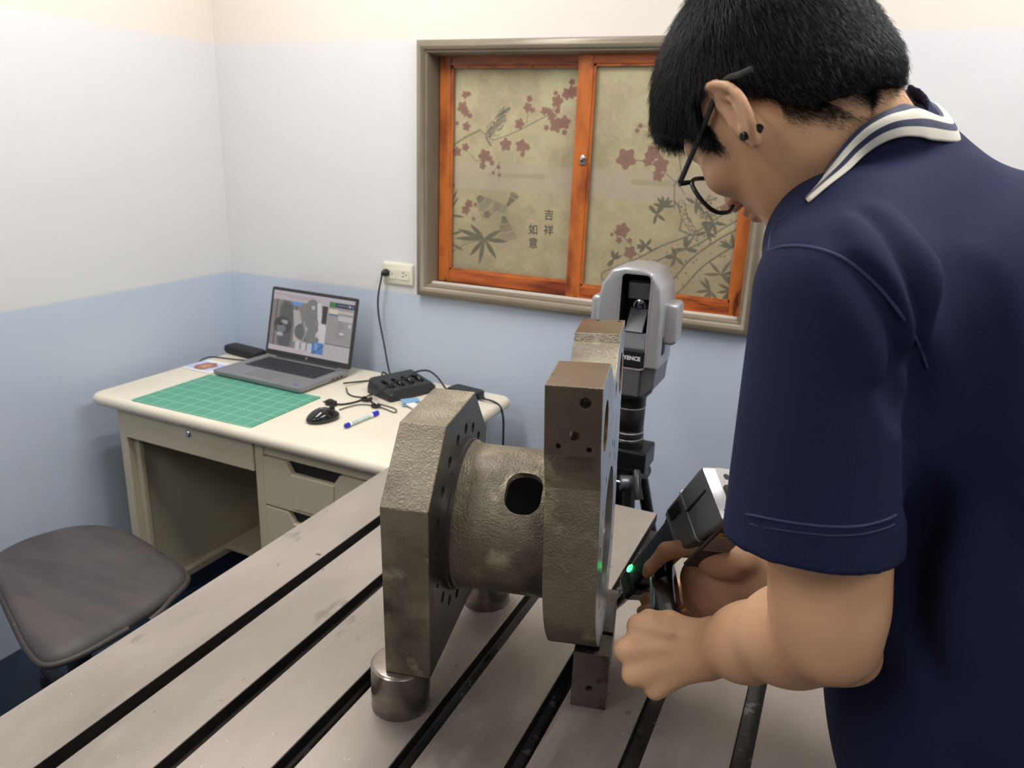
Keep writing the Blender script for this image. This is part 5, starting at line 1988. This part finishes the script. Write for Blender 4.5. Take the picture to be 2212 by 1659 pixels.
FR = [[PD(1478, 1262, 1.125), PD(1420, 1284, 1.095), PD(1392, 1294, 1.070)], [PD(1470, 1290, 1.115), PD(1412, 1308, 1.082), PD(1386, 1320, 1.055)],
      [PD(1468, 1312, 1.098), PD(1420, 1330, 1.065), PD(1400, 1338, 1.04)], [PD(1470, 1332, 1.080), PD(1432, 1346, 1.055), PD(1416, 1352, 1.035)]]
for i in range(4):
    B.cone(pm, KR[i], .016, .0115, .012)
    B.chain([KR[i]] + FR[i], [.0112 - .0006 * i, .0100 - .0006 * i, .0088 - .0006 * i, .0076 - .0006 * i], .0025)
# heel and pad of the palm drawn up against the grip
B.ell(PD(1508, 1250, 1.035), np.array((.024, .022, .030)), None, .012)
B.ell(PD(1515, 1300, 1.030), np.array((.024, .020, .022)), None, .012)
# creases of the palm
for pts in ([(1500, 1208), (1535, 1232), (1575, 1240), (1612, 1225)], [(1540, 1240), (1548, 1275), (1560, 1310)]):
    q = [PD(x, y, 1.0) for x, y in pts]
B_me = B.mesh('body', 2)
person = thing('person', 'man in a navy polo shirt bending over the table with a probe in his hands', 'person', (.30, .80, 0))
body = link('body', B_me, m_skin, person)
del B

# ------------------------------------------------------------------ polo shirt
S = SDF((-.14, .40, .86), (.50, 1.20, 1.58), .0028)
S.ell((.145, .815, 1.335), (.150, .185, .150), None, .0)
S.ell((.183, .81, 1.12), (.150, .175, .30), None, .08)
S.ell((.204, .81, 1.00), (.150, .180, .28), None, .06)
S.ell((.060, .80, 1.30), (.10, .150, .13), None, .05)
S.cone(LS + np.array((.02, .02, -.01)), NB + np.array((.03, 0, -.060)), .058, .060, .05)
S.cone(NB + np.array((.03, 0, -.060)), RS, .060, .055, .05)
S.cone(NB + np.array((-.02, -.01, -.066)), NB + np.array((.10, .01, -.122)), .070, .09, .04)
S.cone(PD(1985, 500, .715), PD(2160, 652, .735), .062, .078, .06)
S.cone(PD(1840, 520, .650), PD(1950, 462, .700), .055, .060, .04)
S.cone(PD(1800, 530, .660), PD(1850, 470, .70), .050, .050, .04)
s0 = PD(1805, 640, .600)
s1 = PD(1746, 1215, .640)
S.cone(s0, s1, .062, .0715, .035)
rs1 = RS + (RE - RS) * .78
S.cone(RS, rs1, .058, .066, .03)
nax = (NB - N1) / np.linalg.norm(NB - N1)
lat = (LS - RS) * np.array((1, 1, 0))
ea = lat - nax * (lat @ nax)
ea /= np.linalg.norm(ea)
eb = np.cross(nax, ea)
if eb[2] < 0:
    eb = -eb
_sl, _g = S.sub(N1 + nax * .03 - .11, N1 + nax * .03 + .11)
_t0 = (_g[0] - N1[0]) * nax[0] + (_g[1] - N1[1]) * nax[1] + (_g[2] - N1[2]) * nax[2]
_rd = np.sqrt(np.maximum((_g[0] - N1[0]) ** 2 + (_g[1] - N1[1]) ** 2 + (_g[2] - N1[2]) ** 2 - _t0 ** 2, 0))
_sn = ((_g[0] - N1[0]) * eb[0] + (_g[1] - N1[1]) * eb[1] + (_g[2] - N1[2]) * eb[2]) / np.maximum(_rd, .02)
_cs = ((_g[0] - N1[0]) * ea[0] + (_g[1] - N1[1]) * ea[1] + (_g[2] - N1[2]) * ea[2]) / np.maximum(_rd, .02)
_st = -.062 + .054 * np.clip(np.maximum(_sn, -_cs * 1.6), 0, 1)
_q = nk0 - N1
_tq = np.clip(((_g[0] - N1[0]) * _q[0] + (_g[1] - N1[1]) * _q[1] + (_g[2] - N1[2]) * _q[2]) / (_q @ _q), 0, 1)
_d2 = np.sqrt((_g[0] - N1[0] - _tq * _q[0]) ** 2 + (_g[1] - N1[1] - _tq * _q[1]) ** 2 + (_g[2] - N1[2] - _tq * _q[2]) ** 2) - .0650
S.put(np.maximum(np.minimum(_rd - (.0655 + .08 * np.maximum(_t0 - .02, 0)), _d2), np.maximum(_st - _t0, _t0 - .08)), _sl, .006, 'add')
# hollow sleeves, cut at the hem
sa = (s1 - s0) / np.linalg.norm(s1 - s0)
hemc = PD(1746, 1168, .635)


def halfspace(F, p, n, side, rad):
    sl, g = F.sub(p - rad, p + rad)
    d = (g[0] - p[0]) * n[0] + (g[1] - p[1]) * n[1] + (g[2] - p[2]) * n[2]
    rr = np.sqrt((g[0] - p[0]) ** 2 + (g[1] - p[1]) ** 2 + (g[2] - p[2]) ** 2)
    return sl, d, rr


sl, d, rr = halfspace(S, hemc + sa * .06, sa, 1, .14)
# cut everything beyond the hem within the sleeve's own column
g_ = S.sub(hemc + sa * .06 - .14, hemc + sa * .06 + .14)[1]
ax_d = np.sqrt(np.maximum((g_[0] - hemc[0]) ** 2 + (g_[1] - hemc[1]) ** 2 + (g_[2] - hemc[2]) ** 2 - ((g_[0] - hemc[0]) * sa[0] + (g_[1] - hemc[1]) * sa[1] + (g_[2] - hemc[2]) * sa[2]) ** 2, 0))
t_ = (g_[0] - hemc[0]) * sa[0] + (g_[1] - hemc[1]) * sa[1] + (g_[2] - hemc[2]) * sa[2]
S.f[sl] = np.maximum(S.f[sl], -np.maximum(-t_, ax_d - .078).astype(np.float32))
S.cone(hemc - sa * .02, s1 + sa * .06, .058, .0665, .0, 'sub')
S.cone(rs1 - (RE - RS) * .1, RE, .055, .062, .0, 'sub')
# neck opening
S.cone(N1 + (NB - N1) * .10, nk0, .0595, .0595, .004, 'sub')
S.cone(PD(1772, 372, .695), h(-.006, 0, -.072), .049, .052, .004, 'sub')


def fold(pts, r, op='sub', k=.016, off=0.0):
    p = spline([np.array(q) for q in pts], 4)
    n_ = len(p)
    for i in range(n_ - 1):
        w = math.sin(math.pi * (i + .8) / (n_ + .6))
        S.cone(p[i], p[i + 1], r * (.4 + .6 * w), r * (.4 + .6 * w), k, op)


S_me0 = S.mesh('probe_surface', 1)
from mathutils.bvhtree import BVHTree


def bvh_of(me):
    return BVHTree.FromPolygons([v.co[:] for v in me.vertices], [p.vertices[:] for p in me.polygons])


def on_surface(tree, x, y, push=0.0):
    r = CR @ np.array([(x - 1106) / FOC, -(y - 829.5) / FOC, -1.0])
    r = r / np.linalg.norm(r)
    hit = tree.ray_cast(Vector(EYE), Vector(r))
    if hit[0] is None:
        return None
    return np.array(hit[0]) + np.array(hit[1]) * push


tree0 = bvh_of(S_me0)


def crease(px, r, depth, op='sub'):
    q = [on_surface(tree0, x, y, (r - depth) if op == 'sub' else -(r - depth)) for x, y in px]
    q = [p for p in q if p is not None]
    if len(q) > 1:
        fold(q, r, op)


crease([(1880, 470), (1935, 540), (1985, 640), (2010, 740), (2012, 820)], .014, .0065)
crease([(1840, 520), (1895, 590), (1945, 690), (1985, 790)], .010, .0050)
crease([(1838, 475), (1870, 545), (1915, 640), (1965, 740)], .010, .0015, 'add')
crease([(1905, 450), (1975, 540), (2020, 640), (2040, 760), (2035, 860)], .014, .0016, 'add')
crease([(2010, 790), (2005, 860), (1985, 960), (1968, 1080)], .014, .0070)
crease([(1830, 590), (1890, 700), (1930, 800), (1950, 900)], .012, .0035)
crease([(1770, 560), (1840, 680), (1890, 800)], .012, .0012, 'add')
crease([(2080, 560), (2110, 700), (2100, 860), (2070, 1020)], .022, .0040)
crease([(2020, 1000), (1990, 1150), (1985, 1300), (2000, 1450)], .020, .0040)
crease([(2120, 1100), (2080, 1250), (2070, 1420)], .024, .0040, 'add')
S_me = S.mesh('shirt', 2)
del S
tree = bvh_of(S_me)
shirt = link('shirt', S_me, m_navy, person)
# seams and hem stitching laid on the cloth
for nm, px, r_ in (('armhole_seam', [(1657, 543), (1690, 533), (1730, 532), (1775, 540), (1820, 558), (1865, 590), (1910, 634), (1950, 686), (1982, 740), (2002, 795)], .0013),
                   ('shoulder_seam', [(1702, 462), (1680, 480), (1666, 505), (1660, 540)], .0009),
                   ('hem_stitch', [(1566, 1102), (1620, 1112), (1680, 1124), (1740, 1133), (1800, 1138), (1860, 1136), (1915, 1122), (1936, 1112)], .0010),
                   ('hem_stitch', [(1562, 1120), (1620, 1132), (1680, 1144), (1740, 1152), (1800, 1157), (1860, 1154), (1910, 1142), (1932, 1132)], .0006)):
    pts = [on_surface(tree, x, y, .0002) for x, y in px]
    pts = [p for p in pts if p is not None]
    if len(pts) < 3:
        print('SEAM MISSED', nm)
        continue
    sm_ = []
    for p in spline(pts, 5):
        sm_.append(p)
    MB().tube(sm_, r_, 6).build(nm, mat(nm + '_thread', (50, 55, 88), .8), shirt, smooth=True)

# ------------------------------------------------------------------ collar
colr = []
# (inner/top edge, outer/bottom edge) pairs from the near front, round the nape, to the far side
bt = bvh_of(B_me)


def cling(trees, pts, toward):
    """points on the nearest of the surfaces, lifted towards the open air in front of them"""
    out = []
    last = None
    for x, y, extra in pts:
        best = None
        r = CR @ np.array([(x - 1106) / FOC, -(y - 829.5) / FOC, -1.0])
        rn = r / np.linalg.norm(r)
        for t in trees:
            hit = t.ray_cast(Vector(EYE), Vector(rn))
            if hit[0] is not None and (best is None or hit[3] < best):
                best = hit[3]
        if best is None or extra:
            best = (last if best is None else min(best, last)) + extra
        last = best
        out.append(EYE + rn * (best - toward))
    return out


IN = cling([bt], [(1742, 427, 0), (1764, 400, 0), (1786, 362, 0), (1814, 322, 0), (1850, 280, 0), (1892, 250, 0), (1925, 234, 0), (1960, 224, .022)], .004)
OUT = cling([tree, bt], [(1745, 435, 0), (1790, 398, 0), (1835, 366, 0), (1872, 332, 0), (1912, 307, 0), (1952, 295, 0), (1990, 296, 0), (2020, 303, 0)], .006)


def cyl_of(p):
    d = p - N1
    return [math.degrees(math.atan2(d @ eb, d @ ea)), float(np.hypot(d @ ea, d @ eb)), float(d @ nax)]


def from_cyl(th, r, t):
    return N1 + nax * t + r * (ea * math.cos(math.radians(th)) + eb * math.sin(math.radians(th)))


def all_round(P_, nape):
    """the far half of the collar repeats the near half across the nape"""
    c = [cyl_of(p) for p in P_]
    return list(P_) + [from_cyl(*nape)] + [from_cyl(180 - a_, .3 * r + .7 * nape[1], nape[2] * (1 - .02 * i_)) for i_, (a_, r, t) in enumerate(c[:0:-1])]


IN = all_round(IN, (90, .0590, .004))
OUT = all_round(OUT, (86, .0670, .040))
IN = spline(IN, 5)
OUT = spline(OUT, 5)
NSEG = 24
rows = []
for a, b_ in zip(IN, OUT):
    mid = (a + b_) / 2
    axis_c = NB + np.array((-.02, -.01, -.01))
    outw = mid - axis_c
    outw /= np.linalg.norm(outw)
    row = []
    for k in range(NSEG + 1):
        t_ = k / NSEG
        row.append(a + (b_ - a) * t_ + outw * .006 * math.sin(math.pi * t_) + np.array((0, 0, .002)) * math.sin(math.pi * t_))
    # inner face going back down inside the collar stand
    for k in range(1, 6):
        row.insert(0, a - outw * .0022 * min(k, 2) + (b_ - a) * .12 * k - outw * .002 * k)
    rows.append(row)
cb_ = MB()
nr = len(rows[0])
for row in rows:
    cb_.v += [tuple(p) for p in row]
for i in range(len(rows) - 1):
    for k in range(nr - 1):
        cb_.f.append([i * nr + k, i * nr + k + 1, (i + 1) * nr + k + 1, (i + 1) * nr + k])
        t_ = (k - 5 + .5) / NSEG
        cb_.mi.append(1 if (.35 < t_ < .62 or t_ > .81) else 0)
co = cb_.build('collar', [m_rib, m_white], shirt, smooth='all')
sd_m = co.modifiers.new('solid', 'SOLIDIFY')
sd_m.thickness = .0016
sd_m.offset = -1

# ------------------------------------------------------------------ trousers and shoes (below the frame)
T = SDF((.06, .56, .03), (.46, 1.06, 1.06), .006)
T.ell((.255, .81, .93), (.125, .165, .11), None, .03)
for yy in (.72, .90):
    T.cone((.255, yy, .86), (.245, yy + (.01 if yy > .8 else -.01), .48), .088, .062, .03)
    T.cone((.245, yy + (.01 if yy > .8 else -.01), .48), (.27, yy + (.02 if yy > .8 else -.02), .10), .062, .052, .03)
link('trousers', T.mesh('trousers', 2), m_trous, person)
del T
for yy in (.70, .92):
    H = SDF((.08, yy - .07, -.01), (.36, yy + .07, .13), .004)
    H.cone((.30, yy, .045), (.27, yy, .05), .036, .036, .01)
    H.cone((.27, yy, .05), (.14, yy, .028), .038, .026, .02)
    H.ell((.15, yy, .028), (.055, .045, .026), None, .01)
    H.f = np.maximum(H.f, -(H.lo[2] + H.h * np.arange(H.n[2]))[None, None, :].astype(np.float32) + .001)
    link('shoe', H.mesh('shoe', 1), m_shoe, person)

# ------------------------------------------------------------------ hair
def hairline(f):
    return np.interp(f, [-.13, -.095, -.070, -.045, -.022, -.004, .014, .026, .034, .042, .052, .066, .085, .13],
                     [-.112, -.108, -.100, -.084, -.040, -.004, .002, -.012, -.030, -.026, .004, .020, .042, .042])


HG = SDF(HC - .145, HC + .145, .0028)
HG.ell(h(-.010, 0, .006), np.array((.105, .0835, .100)) * HS, MT, .0)
HG.ell(h(.030, 0, .020), np.array((.083, .078, .074)) * HS, MT, .02)
HG.ell(h(.064, 0, .026), np.array((.038, .060, .038)) * HS, MT, .02)          # fringe over the brow
HG.cone(h(.090, .020, .022), h(.098, .014, .012), .014, .010, .012)
HG.cone(h(.086, .044, .018), h(.088, .046, .010), .013, .008, .012)
HG.ell(h(-.056, 0, -.045), np.array((.048, .062, .047)) * HS, MT, .02)
HG.ell(h(-.058, 0, -.072), np.array((.042, .058, .040)) * HS, MT, .02)
g = HG.sub(HG.lo, HG.lo + HG.h * HG.n)[1]
lf = ((g[0] - HC[0]) * HF[0] + (g[1] - HC[1]) * HF[1] + (g[2] - HC[2]) * HF[2]) / HS
lu = ((g[0] - HC[0]) * HU[0] + (g[1] - HC[1]) * HU[1] + (g[2] - HC[2]) * HU[2]) / HS
ll = ((g[0] - HC[0]) * HL[0] + (g[1] - HC[1]) * HL[1] + (g[2] - HC[2]) * HL[2]) / HS
cutd = (hairline(lf) - lu - .006 * np.exp(-(ll / .05) ** 2) * (lf > .07)) * .75
HG.f = np.maximum(HG.f, np.broadcast_to(cutd, HG.f.shape).astype(np.float32) * HS)
H_me = HG.mesh('hair', 2)
del HG
m_cap = mat('hair_underlayer', (22, 20, 19), .85, spec=.15, var=(16, 14, 14), vscale=200)
hair = link('hair', H_me, m_cap, person)

# strands rooted on the hair mass
rs_ = np.random.default_rng(21)
nv = len(H_me.vertices)
co_ = np.empty(nv * 3)
no_ = np.empty(nv * 3)
H_me.vertices.foreach_get('co', co_)
H_me.vertex_normals.foreach_get('vector', no_)
co_ = co_.reshape(-1, 3)
no_ = no_.reshape(-1, 3)
loc = np.stack([(co_ - HC) @ HF, (co_ - HC) @ HL, (co_ - HC) @ HU], 1) / HS
ok = (np.linalg.norm(loc * np.array((1, 1.1, 1)), axis=1) > .070)
ids = np.flatnonzero(ok)
NH = 52000
pick = ids[rs_.integers(0, len(ids), NH)]
root = co_[pick] + rs_.normal(0, .0011, (NH, 3))
nrm_ = no_[pick]
lc = loc[pick]
# combed from the whorl on the crown outwards, forward over the brow, down at the sides
crown = np.array([-.055, 0, .085])
dv_ = lc - crown
dirl = dv_ / np.linalg.norm(dv_, axis=1)[:, None]
dirw = dirl[:, :1] * HF + dirl[:, 1:2] * HL + dirl[:, 2:] * HU
dirw = dirw - nrm_ * (dirw * nrm_).sum(1)[:, None] * .9
dirw /= np.linalg.norm(dirw, axis=1)[:, None]
short = np.clip((-.012 - lc[:, 2]) / .05, 0, 1) * (lc[:, 0] < .03)
ln = (.0135 * (1 - short) + .0065 * short) * rs_.uniform(.6, 1.25, NH) - .002 * (lc[:, 0] > .06)
lift = .15 + .35 * rs_.random(NH) * (.5 + .5 * (1 - short)) + .25 * short
d0 = dirw + nrm_ * lift[:, None] + rs_.normal(0, .16, (NH, 3))
d0 /= np.linalg.norm(d0, axis=1)[:, None]
pts4 = []
bend = dirw + rs_.normal(0, .12, (NH, 3)) + np.array((0, 0, -.25))
for k in range(4):
    t_ = k / 3
    pts4.append(root + ln[:, None] * (d0 * t_ * (1 - .4 * t_) + bend * .4 * t_ * t_) - nrm_ * .0015)
arr = np.stack(pts4, 1)
# a fade of sparse short hairs below the hair line at nape and temple, on the skin
fade = []
for _ in range(15000):
    f_ = rs_.uniform(-.11, .052)
    if -.012 < f_ < .026:
        continue
    u_ = float(hairline(f_)) - abs(rs_.normal(0, .016 if f_ < 0 else .008)) + .004
    s_ = 1 if rs_.random() < .8 else -1
    th_ = rs_.uniform(0, 1)
    org = Vector(h(f_ * (1 if f_ > -.07 else .8), 0, u_))
    dr_ = Vector(HL * s_ * math.cos(th_ * 1.5 * (f_ < -.05)) - HF * math.sin(th_ * 1.5 * (f_ < -.05)))
    far_ = org + dr_ * .16
    hit = bt.ray_cast(far_, -dr_, .16)
    if hit[0] is None:
        continue
    p = np.array(hit[0])
    n_ = np.array(hit[1])
    if (p - HC) @ HL * s_ < 0 and f_ > -.05:
        continue
    q3 = np.array([(p - HC) @ HF, (p - HC) @ HL, (p - HC) @ HU]) / HS
    if -.05 < q3[0] < .03 and q3[1] > .078:
        continue
    lp3 = p - HC
    dd = -HU * .9 - HF * .35 * (1 if f_ < 0 else -.3) + n_ * .35 + rs_.normal(0, .25, 3)
    dd = dd - n_ * (dd @ n_) * .6
    dd /= np.linalg.norm(dd)
    L_ = rs_.uniform(.003, .0085)
    fade.append([p, p + dd * L_ * .34, p + (dd * .68 + n_ * .05) * L_, p + (dd * 1.0 + rs_.normal(0, .12, 3)) * L_])
arr = np.concatenate([arr, np.array(fade)]) if fade else arr
hc = bpy.data.hair_curves.new('hair_strands')
hc.add_curves([4] * len(arr))
hc.position_data.foreach_set('vector', arr.reshape(-1, 3).astype(np.float32).ravel())
ra = hc.attributes.new('radius', 'FLOAT', 'POINT')
rad = np.tile(np.array([.00013, .00012, .00009, .00003]), len(arr))
rad[NH * 4:] *= .6
ra.data.foreach_set('value', rad.astype(np.float32))
hc.materials.append(m_hair)
hso = bpy.data.objects.new('hair_strands', hc)
COL.objects.link(hso)
hso.parent = hair
hso['kind'] = 'stuff'
# eyebrow
for s_ in (1, -1):
    MB().tube([h(.086, .014 * s_, -.001), h(.084, .030 * s_, .003), h(.073, .048 * s_, -.001)], [.0022, .0026, .0012], 8).build('eyebrow', m_hair, person, smooth=True)
# black barbell stud through the ear lobe
b = MB()
m_stud = mat('black_stud', (20, 18, 18), .25)
p0 = EL(1611, 293, .090)
p1 = EL(1632, 290, .080)
MB().lathe([(.0030, 0), (.0036, .0005), (.0036, .0034), (.0030, .004)], p0, HL + HF * .25, 20).build('earring', m_stud, person, smooth=True)
MB().lathe([(.0030, 0), (.0036, .0005), (.0036, .0036), (.0030, .0042)], p1 - HF * .004, -HF + HL * .5, 20).build('earring', m_stud, person, smooth=True)

# ------------------------------------------------------------------ glasses
gl = thing('eyeglasses', 'black framed eyeglasses worn by the man', 'eyeglasses', h(.10, 0, -.03))
m_gf = mat('black_glasses_frame', (22, 23, 25), .35)
m_gl = mat('clear_lens', (245, 248, 248), .02)
m_gl = m_pane
hinge = EL(1470, 392, .070)
hf_ = (hinge - HC) @ HF / HS
hu_ = (hinge - HC) @ HU / HS
top = EL(1558, 184, .084)
back_ = EL(1600, 160, .092)
tipb = EL(1625, 149, .095)


def strip(pts, hgt, wd):
    """rectangular temple bar"""
    m = MB()
    rings = []
    for i, p in enumerate(pts):
        d = pts[min(i + 1, len(pts) - 1)] - pts[max(i - 1, 0)]
        d = d / np.linalg.norm(d)
        sd = HL - d * (HL @ d)
        sd /= np.linalg.norm(sd)
        up = np.cross(d, sd)
        rings.append([p + sd * a * wd / 2 + up * b_ * hgt / 2 for a, b_ in ((1, .6), (.6, 1), (-.6, 1), (-1, .6), (-1, -.6), (-.6, -1), (.6, -1), (1, -.6))])
    return m.loft(rings)


strip(spline([hinge, hinge + (top - hinge) * .5, top, back_, tipb], 5), .0050, .0022).build('temple', m_gf, gl, smooth=True)


def mir(p):
    return p - HL * 2 * ((p - HC) @ HL)


strip(spline([mir(q) for q in (hinge, hinge + (top - hinge) * .5, top, back_, tipb)], 5), .0050, .0022).build('temple', m_gf, gl, smooth=True)
# rims: rounded, flat-topped lenses in the plane through the hinges
F0 = hf_ + .004
for s_ in (1, -1):
    ring = []
    for k in range(36):
        a = 2 * math.pi * k / 36
        ca, sa_ = math.cos(a), math.sin(a)
        x_ = .0265 * math.copysign(abs(ca) ** .75, ca)
        y_ = (.017 if sa_ > 0 else .0265) * math.copysign(abs(sa_) ** .85, sa_)
        ring.append((x_, y_))
    rp = [h(F0 + .004 - 2.2 * (s_ * (.036 + x_ * s_)) ** 2 - .14 * (y_), s_ * (.036 + x_ * s_), hu_ - .016 + y_) for x_, y_ in ring]
    rp2 = rp + [rp[0], rp[1]]
    MB().tube(rp2[:-1], .0021, 8, caps=False).build('rim', m_gf, gl, smooth=True)
    MB().add([tuple(np.mean(rp, 0))] + [tuple(p) for p in rp], [(0, 1 + k, 1 + (k + 1) % 36) for k in range(36)]).build('lens', m_gl, gl, smooth='all')
    MB().tube([rp[4], h(F0 - .001, s_ * .069, hu_), hinge if s_ > 0 else mir(hinge)], [.0020, .0026, .0026], 8).build('end_piece', m_gf, gl, smooth=True)
MB().tube([h(F0 + .003, .0095, hu_ - .010), h(F0 + .006, 0, hu_ - .007), h(F0 + .003, -.0095, hu_ - .010)], .0016, 8).build('bridge', m_gf, gl, smooth=True)
